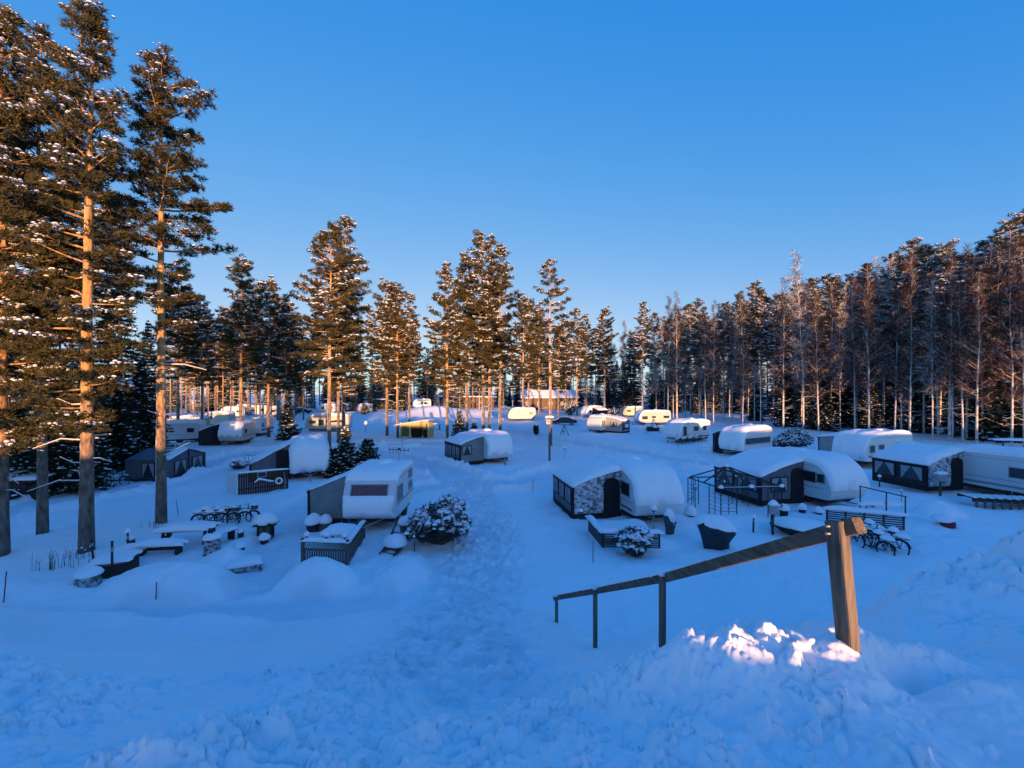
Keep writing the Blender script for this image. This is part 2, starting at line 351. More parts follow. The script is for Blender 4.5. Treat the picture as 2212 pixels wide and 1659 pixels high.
def gh(x, y, fine=True):
    x = np.asarray(x, dtype=float); y = np.asarray(y, dtype=float)
    wob = fbm(x * .35, y * .35, 3, 3)
    yy = y + wob * .9 * sm(0, 4, y)
    w = sm(.1, 1.9, x + .4 * vnoise(x, y * .7, 5))
    z = np.interp(yy, _yt, _pl) * (1 - w) + np.interp(yy, _yt, _pr) * w
    far = sm(9, 13, y)
    z = z + fbm(x * .16, y * .16, 3, 11) * .28 * (.35 + .65 * far) + fbm(x * .9, y * .9, 3, 17) * .09
    z = z + sm(60, 120, y) * 0
    if fine:
        rs = np.hypot(x, y)
        z = z + (.10 + fbm(x * .35, y * .2, 3, 91) * .07 - .20 * np.exp(-((x - 6.5) / 1.2) ** 2)) * (1 - sm(-12, -6, y))  # unseen ridge behind the camera, raised for shade and notched to let sun reach the brow
        for k, (pts, wd) in enumerate(ROADS):
            d = polydist(x, y, pts) + vnoise(x * .8, y * .8, 40 + k) * .5
            inn = 1 - sm(wd - .25, wd + .1, d)
            z = z * (1 - inn * .8) + (-.10 + .04 * fbm(x * 2, y * 2, 3, 33)) * inn * .8
            if k < 3: z = z - .07 * (np.exp(-((d - .62) / .14) ** 2)) + .02 * inn
            bank = np.exp(-((d - wd - .45) / .38) ** 2)
            z = z + bank * (1.25 if k < 3 else .25) * (.20 + .30 * np.maximum(0, vnoise(x * .7, y * .7, 50 + k) + .25) + .16 * lumps(x, y, .42, .6, 60 + k))
        d = polydist(x, y, TRACK)
        tr = (1 - sm(.9, 2.1, d)) * sm(3.5, 6, y)
        z = z - tr * (.05 + .17 * np.minimum(lumps(x, y, .40, .8, 71), .5)) + tr * .10 * lumps(x, y, .26, .5, 76)
        pit = np.exp(-(((x + .55) / .8) ** 2 + ((y - 4.7) / 1.1) ** 2)); z = z - .28 * pit
        # trodden path across the top on the right
        tx = [(2.75, 3.15), (3.5, 3.25), (4.6, 3.3), (7, 3.5)]
        d = polydist(x, y, tx); z = z - .22 * np.exp(-(d / .16) ** 2) - .12 * np.exp(-(d / .06) ** 2) * sm(0, .2, vnoise(x * 5, y * 5, 81))
        for k, (mx, my, rx, ry, h) in enumerate(MOUNDS):
            q = ((x - mx) / rx) ** 2 + ((y - my) / ry) ** 2
            q = q * (1 + .35 * vnoise(x * 1.3 / rx * 1.5, y * 1.3 / ry * 1.5, 100 + k))
            s = np.where(q < 4, np.exp(-q * 1.3) - .006, 0) if min(rx, ry) < .4 else np.clip(1 - q / 1.7, 0, 1) ** .8 * .92 + .12 * np.exp(-q)
            z = z + h * s * (1 + .12 * fbm(x * 3, y * 3, 3, 130 + k))
        # clods thrown up by the plough, densest on the brow of the slope
        fg = (1 - sm(3.6, 6.4, y + .8 * vnoise(x * .8, y * .8, 150))) * sm(.3, 1.7, y)
        z = z - .15 * sm(.2, 1.2, x) * sm(.6, 1.7, y) * (1 - sm(3.0, 3.4, y)) + .04 * fbm(x * 1.5, y * 1.5, 3, 155) * (1 - sm(4, 7, y)) * sm(.3, 1.7, y)
        mk = np.clip(.28 + 1.5 * (vnoise(x * .7 + 4, y * .9, 151) + .18) + .35 * sm(-.5, 1.5, x), 0, 1)
        mk = mk * (1 - .72 * sm(1.85, 2.4, x + .15 * vnoise(x * 2, y * 2, 154))) * (1 - .75 * np.exp(-(((x + .75) / .55) ** 2)) * sm(2.5, 4, y)) * (1 - .55 * sm(2.7, 3.3, x) * (1 - sm(2.7, 3.2, y)))
        warp = .12 * fbm(x * 4, y * 4, 4, 160); wx = x + warp; wy = y + .12 * fbm(x * 4 + 9, y * 4, 4, 165)
        L = .21 * lumps(wx, wy, .75, .42, 171) + .15 * np.minimum(lumps(wx + 3, wy, .33, .45, 176), .6) + .10 * np.minimum(lumps(wx, wy + 5, .15, .45, 181), .6) + .055 * lumps(wx + 2, wy + 1, .07, .4, 184) + .07 * fbm(x * 5, y * 5, 4, 186)
        z = z - .10 * sm(2.1, 2.5, x) * (1 - sm(2.7, 3.1, y)) * sm(.8, 1.7, y) * sm(-7, -4, y)
        z = z + fg * mk * L
        cr = np.exp(-(((x - 1.45) / .55) ** 2 + ((y - 3.15) / .22) ** 2)); z = z + cr * (.07 * lumps(wx + 1, wy + 7, .16, .6, 188) + .03 * lumps(wx, wy + 2, .07, .6, 189)) - .06 * sm(.7, 1.1, x) * (1 - sm(2.0, 2.4, x)) * sm(1.5, 1.8, y) * (1 - sm(2.6, 2.95, y))
        far2 = sm(5, 8, y) * (1 - sm(30, 45, y))
        z = z + far2 * (.05 * lumps(wx, wy, .45, .35, 191) * sm(-.02, .12, vnoise(x * .3, y * .3, 196)) + .035 * fbm(x * 1.8, y * 1.8, 4, 193)) + .012 * fbm(x * 5, y * 5, 2, 197) * (1 - sm(20, 40, y))
        # right-hand broken bank
        bk = np.exp(-(((x - 8.2) / 2.4) ** 2 + ((y - 6.6) / 1.7) ** 2)); z = z + bk * (.34 * lumps(wx, wy, .75, .6, 201) + .26 * lumps(wx + 2, wy, .34, .6, 206) + .16 * lumps(wx, wy + 3, .16, .5, 208) + .14 * fbm(x * 1.6, y * 1.6, 4, 209))
    return z
def gz(x, y): return float(gh(np.array([x]), np.array([y]))[0])

def packed(x, y):          # how hard the snow is trodden or driven down, 0..1
    p = np.zeros_like(x)
    for k, (pts, wd) in enumerate(ROADS):
        d = polydist(x, y, pts) + vnoise(x * .8, y * .8, 40 + k) * .5; p = np.maximum(p, (1 - sm(wd - .3, wd + .15, d)) * (.7 + .5 * vnoise(x * 1.5, y * 1.5, 210)))
    p = np.maximum(p, (1 - sm(.7, 2.2, polydist(x, y, TRACK))) * sm(3.5, 6, y) * (.35 + .6 * sm(-.1, .2, vnoise(x * 3.2, y * 3.2, 212))))
    p = np.maximum(p, sm(2.4, 3.2, x) * (1 - sm(2.9, 3.4, y)) * .5 * sm(-.2, .2, vnoise(x * 4, y * 4, 214)))
    return np.clip(p, 0, 1)
def build_ground():
    az = np.concatenate([np.linspace(R(-56), R(56), 760), np.linspace(R(56), R(304), 92)[1:-1]])
    rr = np.concatenate([np.geomspace(.35, 1.4, 24)[:-1], np.geomspace(1.4, 62, 880)[:-1], np.geomspace(62, 900, 90)])
    A, Q = np.meshgrid(az, rr); X = Q * np.sin(A); Y = Q * np.cos(A)
    Z = gh(X, Y); V = np.stack([X, Y, Z], -1).reshape(-1, 3)
    na, nr = len(az), len(rr)
    i = np.arange(nr - 1)[:, None] * na; j = np.arange(na)[None, :]; j2 = (j + 1) % na
    f = np.stack([i + j, i + j2, i + na + j2, i + na + j], -1).reshape(-1, 4)
    V = np.vstack([V, [[0, 0, gz(0, 0)]]]); c = len(V) - 1
    f3 = np.stack([np.full(na, c), (np.arange(na) + 1) % na, np.arange(na)], -1)
    me = np_mesh('snowy_ground', V, [f[:, ::-1], f3[:, ::1]], [M['ground']], smooth=True)
    pk = packed(V[:, 0], V[:, 1])
    at = me.attributes.new('packed', 'FLOAT', 'POINT'); at.data.foreach_set('value', pk.astype(np.float32))
    o = meshobj('snowy_ground', me); o['kind'] = 'structure'
    return o
g = build_ground()
if g.data.polygons[5000].normal.z < 0: g.data.flip_normals()

# ------------------------------------------------------------------ sky, sun, camera
SUN_EL, SUN_AZ = 2.9, 15.0          # degrees; azimuth measured from straight behind the camera towards the right
w = bpy.data.worlds.new('World'); scene.world = w; w.use_nodes = True
nt = w.node_tree; bg = nt.nodes['Background']
sky = nt.nodes.new('ShaderNodeTexSky'); sky.sky_type = 'NISHITA'; sky.sun_disc = False
sky.sun_elevation = R(SUN_EL); sky.sun_rotation = R(180 - SUN_AZ)
sky.altitude = 100; sky.air_density = .5; sky.dust_density = .3; sky.ozone_density = 3.0
# response of the camera to the clear winter sky, channel by channel (softens the steep blue gradient)
sep = nt.nodes.new('ShaderNodeSeparateColor'); cmb = nt.nodes.new('ShaderNodeCombineColor'); nt.links.new(sky.outputs[0], sep.inputs[0])
for i, (r0, A, pw, kb) in enumerate(((.016, .042, 2.2, .06), (.058, .285, .62, 0), (.162, .77, .16, 0))):
    def mt(op, a, v):
        n = nt.nodes.new('ShaderNodeMath'); n.operation = op; nt.links.new(a, n.inputs[0])
        if isinstance(v, (int, float)): n.inputs[1].default_value = v
        else: nt.links.new(v, n.inputs[1])
        return n.outputs[0]
    x = mt('POWER', mt('MULTIPLY', sep.outputs[i], .15 / r0), pw)
    y = mt('DIVIDE', mt('MULTIPLY', x, A * (1 + kb) / (6.06 * .15)), mt('ADD', mt('MULTIPLY', x, kb), 1.0))
    nt.links.new(y, cmb.inputs[i])
nt.links.new(cmb.outputs[0], bg.inputs['Color'])
bg.inputs['Strength'].default_value = .15
S = Vector((math.sin(R(SUN_AZ)) * math.cos(R(SUN_EL)), -math.cos(R(SUN_AZ)) * math.cos(R(SUN_EL)), math.sin(R(SUN_EL))))
sl = bpy.data.lights.new('sun', 'SUN'); sl.energy = 2.0; sl.angle = R(.5); sl.color = (.80, .42, .19)
so = bpy.data.objects.new('sun', sl); col.objects.link(so); so.rotation_euler = S.to_track_quat('Z', 'Y').to_euler(); so.location = (20, -60, 30)
cam = bpy.data.cameras.new('camera'); co = bpy.data.objects.new('camera', cam); col.objects.link(co)
co.location = (0, 0, CAMH); co.rotation_euler = (R(90), 0, 0)
cam.sensor_width = 36; cam.lens = 36 * F / 2212; cam.shift_y = (HZ - 829.5) / 2212; cam.clip_start = .05; cam.clip_end = 3000
scene.camera = co
vs = scene.view_settings; vs.view_transform = 'Standard'; vs.look = 'None'; vs.exposure = 2.6; vs.gamma = 1.0
scene.render.engine = 'CYCLES'
scene.cycles.max_bounces = 6; scene.cycles.diffuse_bounces = 3; scene.cycles.use_denoising = True
# ------------------------------------------------------------------ trees
class TB:       # triangle soup with material slots
    def __init__(s): s.V = []; s.F = []; s.m = []; s.n = 0
    def add(s, V, Fc, m):
        s.V.append(V.reshape(-1, 3)); s.F.append(Fc + s.n); s.m.append(np.full(len(Fc), m)); s.n += V.size // 3
    def mesh(s, name, mats): return np_mesh(name, np.vstack(s.V), s.F, mats, np.concatenate(s.m))
def nrm(a): return a / np.maximum(np.linalg.norm(a, axis=-1, keepdims=True), 1e-6)
def blades(tb, c, ax, k, ln, w, spread, rs, m=0):    # k narrow needle sprays per tuft
    n = len(c); d = nrm(ax[:, None, :] * (1 - spread) + nrm(rs.normal(size=(n, k, 3))) * spread)
    l = (ln * (.7 + .6 * rs.rand(n, k)))[..., None]
    side = nrm(np.cross(d, rs.normal(size=(n, k, 3)))) * w
    c = c[:, None, :] - d * l * .25
    tip = c + d * l * 1.25; mid = c + d * l * .55
    V = np.stack([c, mid + side, tip, mid - side], 2)
    i = (np.arange(n * k) * 4)[:, None]
    tb.add(V, i + np.array([[0, 1, 2, 3]]), m)
def blobs(tb, c, r, rs, m=1, flat=.5):               # little cushions of snow
    n = len(c); k = 6
    a = np.arange(k) * 2 * np.pi / k + rs.rand(n, 1) * 6
    q = r[:, None] * (.75 + .5 * rs.rand(n, k))
    ring = np.stack([np.cos(a) * q, np.sin(a) * q, -.25 * r[:, None] * rs.rand(n, k)], -1) + c[:, None, :]
    up = np.stack([np.cos(a + .4) * q * .62, np.sin(a + .4) * q * .62, np.broadcast_to(r[:, None] * flat * .75, (n, k))], -1) + c[:, None, :]
    top = c + np.stack([0 * r, 0 * r, r * flat], -1)
    V = np.concatenate([ring, up, top[:, None, :]], 1)
    b = (np.arange(n) * (2 * k + 1))[:, None, None]
    j = np.arange(k); j2 = (j + 1) % k
    q4 = np.stack([j, j2, k + j2, k + j], -1)[None] + b
    t3 = np.stack([k + j, k + j2, np.full(k, 2 * k), np.full(k, 2 * k)], -1)[None] + b
    tb.add(V, q4.reshape(-1, 4), m)
    tb.F.append(t3.reshape(-1, 4)[:, :3] + tb.n - V.size // 3); tb.m.append(np.full(n * k, m))
def trunk_line(rnd, H, bend=.25, lean=0):
    pts = []; ox = oy = 0
    for i in range(13):
        t = i / 12; ox += rnd.uniform(-1, 1) * bend * .22; oy += rnd.uniform(-1, 1) * bend * .22
        pts.append(Vector((ox * t + lean * t * t, oy * t, H * t)))
    return pts
def at_h(pts, H, h):
    f = min(max(h / H, 0), .9999) * 12; i = int(f); return pts[i].lerp(pts[i + 1], f - i)

def pine(seed, H=20, r0=.19, cs=.42, wid=2.5, dens=1.0, snow=.5, top_round=.65, low_sparse=0, asym=0, dead=8, lean=0, gap=.25, elev0=-4, whorl=.5, ln=.20, rb=1.0):
    gap += .06 if ln < .205 else -.02
    rnd = random.Random(seed); rs = np.random.RandomState(seed)
    near = ln > .205
    pts = trunk_line(rnd, H, .35, lean); mb = MB()
    rad = [max(.025, r0 * max(0, 1 - i / 12) ** .75 * (1.12 if i == 0 else 1)) for i in range(13)]
    mb.tube([p - Vector((0, 0, .5)) if i == 0 else p for i, p in enumerate(pts)], rad, 10)
    mb.m = 0
    C = []; AX = []; PAD = []
    h = cs * H
    while h < H * .985:
        t = max(0.0, (h / H - cs) / (1 - cs))
        pf = (1 - max(0, t) ** 1.7) ** top_round * (.62 + .38 * min(1, t / .22)) if t < 1 else 0
        nb = rnd.choice((3, 4, 4, 5))
        a0 = rnd.random() * 6.28
        for b in range(nb):
            if rnd.random() < gap + low_sparse * max(0, .45 - t): continue
            a = a0 + b * 6.28 / nb + rnd.uniform(-.35, .35)
            L = wid * pf * rnd.uniform(.55, 1.2) * (1 + asym * math.cos(a)) + .25
            e = R(elev0 + 46 * t ** 1.3 + rnd.uniform(-8, 10))
            base = at_h(pts, H, h + rnd.uniform(-.15, .15)); d = Vector((math.cos(a) * math.cos(e), math.sin(a) * math.cos(e), math.sin(e)))
            n = max(3, int(L / .45)); br = []
            for i in range(n + 1):
                q = i / n; br.append(base + d * (L * q) + Vector((rnd.uniform(-.06, .06), rnd.uniform(-.06, .06), .12 * L * q * q - .05 * L * q)))
            mb.tube(br, [max(.012, .013 * L * rb + .018) * (1 - .75 * i / n) for i in range(n + 1)], 5, False)
            side = Vector((-d.y, d.x, 0)).normalized()
            npad = max(2, int(L / .36 * (1 + .5 * (L > 1.2))))
            for i in range(npad):
                q = .30 + .70 * (i + rnd.random()) / npad
                if L < .8: q = .15 + .85 * (i + rnd.random()) / npad
                p = base + d * (L * q) + Vector((0, 0, .12 * L * q * q - .05 * L * q))
                lat = rnd.uniform(-1, 1) * .34 * L * (1.1 - q * .6)
                c = p + side * lat + d * rnd.uniform(-.1, .1) + Vector((0, 0, rnd.uniform(-.05, .12)))
                if abs(lat) > .25: mb.tube([p - d * abs(lat) * .6, c], [.016, .008], 4, False)
                PAD.append((c.x, c.y, c.z, d.x * .5 + side.x * lat, d.y * .5 + side.y * lat, rnd.uniform(.24, .40)))
        h += whorl * rnd.uniform(.75, 1.25)
    # leader
    for i in range(4): PAD.append((pts[-1].x + rnd.uniform(-.1, .1), pts[-1].y + rnd.uniform(-.1, .1), H - .1 - .22 * i, 0, 0, .2))
    for i in range(dead):                              # dead, snow-lined branches below the crown
        hh = H * rnd.uniform(.12, cs + .05); a = rnd.random() * 6.28; L = rnd.uniform(.4, 1.8)
        b0 = at_h(pts, H, hh); q = [b0, b0 + Vector((math.cos(a) * L * .5, math.sin(a) * L * .5, rnd.uniform(-.05, .15))), b0 + Vector((math.cos(a) * L, math.sin(a) * L, rnd.uniform(-.3, .25)))]
        mb.m = 0; mb.tube(q, [.025, .018, .008], 4, False)
        mb.m = 1; mb.tube([p + Vector((0, 0, .028)) for p in q], [.022, .018, .01], 4, False); mb.m = 0
    PAD = np.array(PAD); n = int(15 * dens)
    tb = TB()
    pc = np.repeat(PAD[:, :3], n, 0); pr = np.repeat(PAD[:, 5], n)
    off = nrm(rs.normal(size=(len(pc), 3))) * (rs.rand(len(pc), 1) ** .5) * pr[:, None] * np.array([1, 1, .55])
    c = pc + off
    out = np.repeat(np.stack([PAD[:, 3], PAD[:, 4], np.zeros(len(PAD))], -1), n, 0)
    ax = nrm(nrm(out + 1e-3) * .5 + off * 1.5 + np.array([0, 0, .75]))
    blades(tb, c, ax, 8, ln * .92, .016, .55, rs, 0)
    if snow > 0:                                       # snow lies in joined cushions along the upper side of some boughs
        cl = vnoise(PAD[:, 0] * 1.1 + PAD[:, 2] * .35 + seed, PAD[:, 1] * 1.1 + PAD[:, 2] * 1.6, 7) + .5
        top = np.clip((PAD[:, 2] / H - .80) / .2, 0, 1) * .25
        on_ = (cl + top) > (1 - snow) + rs.uniform(-.08, .08, len(PAD))
        k = 10 if near else 6; sc = np.repeat(PAD[on_][:, :3], k, 0); sr = np.repeat(PAD[on_][:, 5], k)
        sc = sc + rs.uniform(-.9, .9, size=(len(sc), 3)) * sr[:, None] * np.array([1, 1, .22]) + np.array([0, 0, 1]) * (sr * .40)[:, None]
        blobs(tb, sc, (.03 + .075 * rs.rand(len(sc)) ** 1.6) if near else (.05 + .10 * rs.rand(len(sc))), rs, 1, .6)
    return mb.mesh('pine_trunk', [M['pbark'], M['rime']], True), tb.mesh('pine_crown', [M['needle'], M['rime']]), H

def spruce(seed, H=12, r0=.14, cs=.03, wid=2.0, snow=.5, dens=1.0, pw=.85, droop=-18):
    rnd = random.Random(seed); rs = np.random.RandomState(seed + 500)
    pts = trunk_line(rnd, H, .1); mb = MB()
    mb.tube([p - Vector((0, 0, .4)) if i == 0 else p for i, p in enumerate(pts)], [max(.015, r0 * (1 - i / 12)) for i in range(13)], 8)
    PAD = []; h = cs * H + .1; step = max(.16, H / 45)
    while h < H * .985:
        t = h / H; nb = 6 if t < .7 else 5; a0 = rnd.random() * 6.3
        for b in range(nb):
            if rnd.random() < .12: continue
            a = a0 + b * 6.28 / nb + rnd.uniform(-.3, .3); L = wid * (1 - t) ** pw * rnd.uniform(.7, 1.15) + .08
            e = R(droop * (1 - t) + 35 * max(0, t - .6) / .4 + rnd.uniform(-6, 6))
            base = at_h(pts, H, h); d = Vector((math.cos(a) * math.cos(e), math.sin(a) * math.cos(e), math.sin(e)))
            mb.tube([base, base + d * L * .6, base + d * L + Vector((0, 0, .08 * L))], [.012 * L + .008, .008, .004], 4, False)
            side = Vector((-d.y, d.x, 0)).normalized(); npd = max(2, int(L / .20))
            for i in range(npd):
                q = .12 + .88 * (i + rnd.random()) / npd; lat = rnd.uniform(-1, 1) * .28 * L * (1.05 - q)
                c = base + d * L * q + side * lat + Vector((0, 0, .08 * L * q * q))
                PAD.append((c.x, c.y, c.z, d.x, d.y, .14 + .10 * rnd.random()))
        h += step * rnd.uniform(.8, 1.2)
    PAD.append((pts[-1].x, pts[-1].y, H - .1, 0, 0, .1))
    PAD = np.array(PAD); n = int(6 * dens); tb = TB()
    pc = np.repeat(PAD[:, :3], n, 0); pr = np.repeat(PAD[:, 5], n)
    off = nrm(rs.normal(size=(len(pc), 3))) * pr[:, None] * np.array([1, 1, .6]) * rs.rand(len(pc), 1) ** .5
    ax = nrm(np.repeat(np.stack([PAD[:, 3], PAD[:, 4], np.full(len(PAD), -.35)], -1), n, 0) + off)
    blades(tb, pc + off, ax, 5, .17, .024, .5, rs, 0)
    if snow > 0:
        keep = rs.rand(len(PAD)) < snow; sc = PAD[keep, :3] + np.array([0, 0, .08]); blobs(tb, sc, .07 + .10 * rs.rand(len(sc)), rs, 1, .4)
    return mb.mesh('spruce_trunk', [M['deadwood']], True), tb.mesh('spruce_crown', [M['spruce'], M['rime']]), H

def birch(seed, H=20, r0=.13, cs=.35, wid=2.2, tw=1.0, frost=.15, fork=False, low=8):
    rnd = random.Random(seed); rs = np.random.RandomState(seed + 900)
    pts = trunk_line(rnd, H, .7, rnd.uniform(-.6, .6)); mb = MB()
    mb.tube([p - Vector((0, 0, .5)) if i == 0 else p for i, p in enumerate(pts)], [max(.012, r0 * (1 - i / 12) ** .9) for i in range(13)], 8)
    S0 = []; D0 = []
    def limb(base, a, e, L, r, depth=0):
        n = 5; q = [base]; d = Vector((math.cos(a) * math.cos(e), math.sin(a) * math.cos(e), math.sin(e)))
        for i in range(n):
            d = (d + Vector((rnd.uniform(-.16, .16), rnd.uniform(-.16, .16), .10 + rnd.uniform(-.1, .1)))).normalized(); q.append(q[-1] + d * L / n)
        mb.m = 0; mb.tube(q, [r * (1 - .8 * i / n) for i in range(n + 1)], 4, False)
        for i in range(1, n + 1):
            for _ in range(int(5 * tw * (.5 + L * .3)) + 1):
                t = rnd.random(); p = q[i - 1].lerp(q[i], t); S0.append(p[:]); D0.append((d + Vector((rnd.uniform(-1, 1), rnd.uniform(-1, 1), rnd.uniform(-.9, .6)))).normalized()[:])
        if depth < 1 and L > 1.0:
            for i in range(3):
                limb(q[rnd.randint(1, 4)], a + rnd.uniform(-1, 1), e + rnd.uniform(-.5, .2), L * .5, r * .5, depth + 1)
    h = cs * H
    while h < H * .98:
        t = max(0.0, (h / H - cs) / (1 - cs)); L = wid * (1 - t ** 1.5) ** .8 * (.6 + .4 * min(1, t * 4)) * rnd.uniform(.6, 1.15) + .2
        limb(at_h(pts, H, h), rnd.random() * 6.28, R(22 + 45 * t + rnd.uniform(-12, 12)), L, .012 * L + .012)
        h += .34 * rnd.uniform(.6, 1.4)
    for i in range(low):
        hh = H * rnd.uniform(.08, cs); L = rnd.uniform(.4, 1.9); a = rnd.random() * 6.28; b0 = at_h(pts, H, hh)
        q = [b0, b0 + Vector((math.cos(a) * L * .5, math.sin(a) * L * .5, rnd.uniform(-.1, .25) * L)), b0 + Vector((math.cos(a) * L, math.sin(a) * L, rnd.uniform(-.2, .3) * L))]
        mb.m = 1; mb.tube(q, [.022, .016, .007], 4, False); mb.m = 2; mb.tube([p + Vector((0, 0, .016)) for p in q], [.016, .011, .006], 4, False)
    S0 = np.array(S0); D0 = np.array(D0); tb = TB()
    k = 3; c = np.repeat(S0, k, 0); d = nrm(np.repeat(D0, k, 0) + rs.normal(size=(len(c), 3)) * .45)
    l = (.35 + .55 * rs.rand(len(c), 1)); sd = nrm(np.cross(d, rs.normal(size=d.shape))) * .009
    mid = c + d * l * .5 + np.array([0, 0, .04]); tip = c + d * l + np.array([0, 0, -.08])
    V = np.stack([c, mid + sd, tip, mid - sd], 1); i = (np.arange(len(c)) * 4)[:, None] + np.array([[0, 1, 2, 3]])
    fr = rs.rand(len(c)) < frost
    tb.V.append(V.reshape(-1, 3)); tb.F.append(i); tb.m.append(np.where(fr, 1, 0)); tb.n += len(c) * 4
    return mb.mesh('birch_trunk', [M['bbark'], M['deadwood'], M['rime']], True), tb.mesh('birch_crown', [M['twig'], M['rime']]), H

TT = {}
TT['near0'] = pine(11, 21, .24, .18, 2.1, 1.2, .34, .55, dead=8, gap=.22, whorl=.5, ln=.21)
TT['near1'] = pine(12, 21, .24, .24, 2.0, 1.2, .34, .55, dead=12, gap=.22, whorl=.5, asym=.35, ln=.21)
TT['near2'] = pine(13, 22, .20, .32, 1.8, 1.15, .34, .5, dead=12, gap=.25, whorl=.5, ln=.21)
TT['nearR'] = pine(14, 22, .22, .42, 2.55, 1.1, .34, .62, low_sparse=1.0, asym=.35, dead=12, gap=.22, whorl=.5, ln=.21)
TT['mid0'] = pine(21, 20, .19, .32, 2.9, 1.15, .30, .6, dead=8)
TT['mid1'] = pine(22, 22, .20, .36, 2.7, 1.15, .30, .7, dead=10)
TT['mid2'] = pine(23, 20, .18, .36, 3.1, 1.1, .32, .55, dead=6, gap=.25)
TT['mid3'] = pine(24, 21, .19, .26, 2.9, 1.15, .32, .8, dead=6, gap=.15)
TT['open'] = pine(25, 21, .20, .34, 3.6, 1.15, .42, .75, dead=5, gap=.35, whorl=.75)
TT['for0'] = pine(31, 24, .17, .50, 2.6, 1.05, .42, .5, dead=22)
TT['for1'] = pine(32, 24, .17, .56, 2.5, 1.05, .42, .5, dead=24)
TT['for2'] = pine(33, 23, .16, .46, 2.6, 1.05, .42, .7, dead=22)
TT['spr0'] = spruce(41, 15, .15, .03, 2.5, .28, 1.3)
TT['spr1'] = spruce(42, 8, .10, .03, 1.8, .30, 1.2)
TT['spr2'] = spruce(43, 4.2, .06, .02, 1.35, .50, 1.3, .75)
TT['spr3'] = spruce(44, 3.0, .05, .02, 1.25, .55, 1.4, .6, 8)
TT['bir0'] = birch(51, 22, .15, .22, 2.5, 1.1, .06, low=9)
TT['bir1'] = birch(52, 22, .13, .26, 2.4, 1.1, .06, low=9)
TT['bir2'] = birch(53, 21, .12, .20, 2.2, 1.1, .06, low=9)
TT['bir3'] = birch(54, 20, .10, .28, 1.9, 1.0, .30, low=9)
for k, (a, b, H) in TT.items(): a.name = k[:3] + '_t'; b.name = k[:3] + '_c'
KIND = dict(near='pine_tree', mid0='pine_tree', open='pine_tree')
def tree(k, x, y, H, label, group=None, rz=None, name=None):
    kind = 'spruce_tree' if k.startswith('spr') else 'birch_tree' if k.startswith('bir') else 'pine_tree'
    a, b, H0 = TT[k]; s = H / H0
    r = thing(kind, label, kind.split('_')[0] if kind != 'pine_tree' else 'pine', (x, y, gz(x, y) - .05), rnd_t.random() * 6.28 if rz is None else rz, group)
    r['category'] = kind.replace('_', ' ')
    r.scale = (s, s, s)
    meshobj('trunk', a, r); meshobj('crown', b, r)
    return r
rnd_t = random.Random(5)
def treepx(k, u, vb, vt, label, group=None, rz=None):
    x, y = P(u, vb); return tree(k, x, y, CAMH + (HZ - vt) * y / F, label, group, rz)

treepx('near0', 2, 1202, 22, 'tall snowy pine at the left edge of the photo, its trunk half cut off')
treepx('near2', 92, 1157, 70, 'slim pine between the edge pine and the thick-trunked pine at left', rz=1.0)
treepx('near1', 187, 1198, 34, 'thick-trunked tall pine with orange bark behind the curved bench', rz=3.3)
treepx('nearR', 348, 1138, 118, 'tall straight pine beside the snowy picnic table, crown leaning right', rz=0.0)
# left dark understorey
for i, (k, u, vb, vt, lb) in enumerate([
        ('spr0', 75, 1072, 640, 'dark spruce between the edge pine and the slim left pine'),
        ('spr0', 180, 1058, 700, 'dark spruce just left of the thick-trunked orange pine'),
        ('spr1', 140, 1066, 860, 'low dark spruce behind the dark board fence at left'),
        ('spr1', 250, 1022, 800, 'dark spruce over the bicycle by the grey gabled tent'),
        ('spr0', -30, 1066, 560, 'dark spruce cut off by the left edge of the photo'),
        ('spr0', 262, 990, 560, 'tall dark spruce behind the grey gabled tent'),
        ('spr0', 320, 968, 690, 'dark spruce between the grey gabled tent and the far left caravans'),
        ('spr0', 30, 1062, 600, 'dark spruce at the far left edge behind the edge pine'),
        ('spr0', 130, 1050, 560, 'dark spruce standing behind the slim left pine'),
        ('spr0', 232, 1020, 620, 'dark spruce left of the grey awning tent with white curtains'),
        ('spr1', 300, 985, 770, 'small dark spruce touching the roof of the grey awning tent'),
        ('mid1', 30, 1000, 330, 'pine deep in the left stand behind the dark spruces'),
        ('for1', 235, 990, 420, 'bare-trunked pine rising behind the thick-trunked orange pine'),
        ('mid2', 385, 952, 560, 'pine standing right behind the tall straight pine'),
        ('for0', 150, 980, 300, 'pine with a bare trunk deep in the left stand')]):
    treepx(k, u, vb, vt, lb)
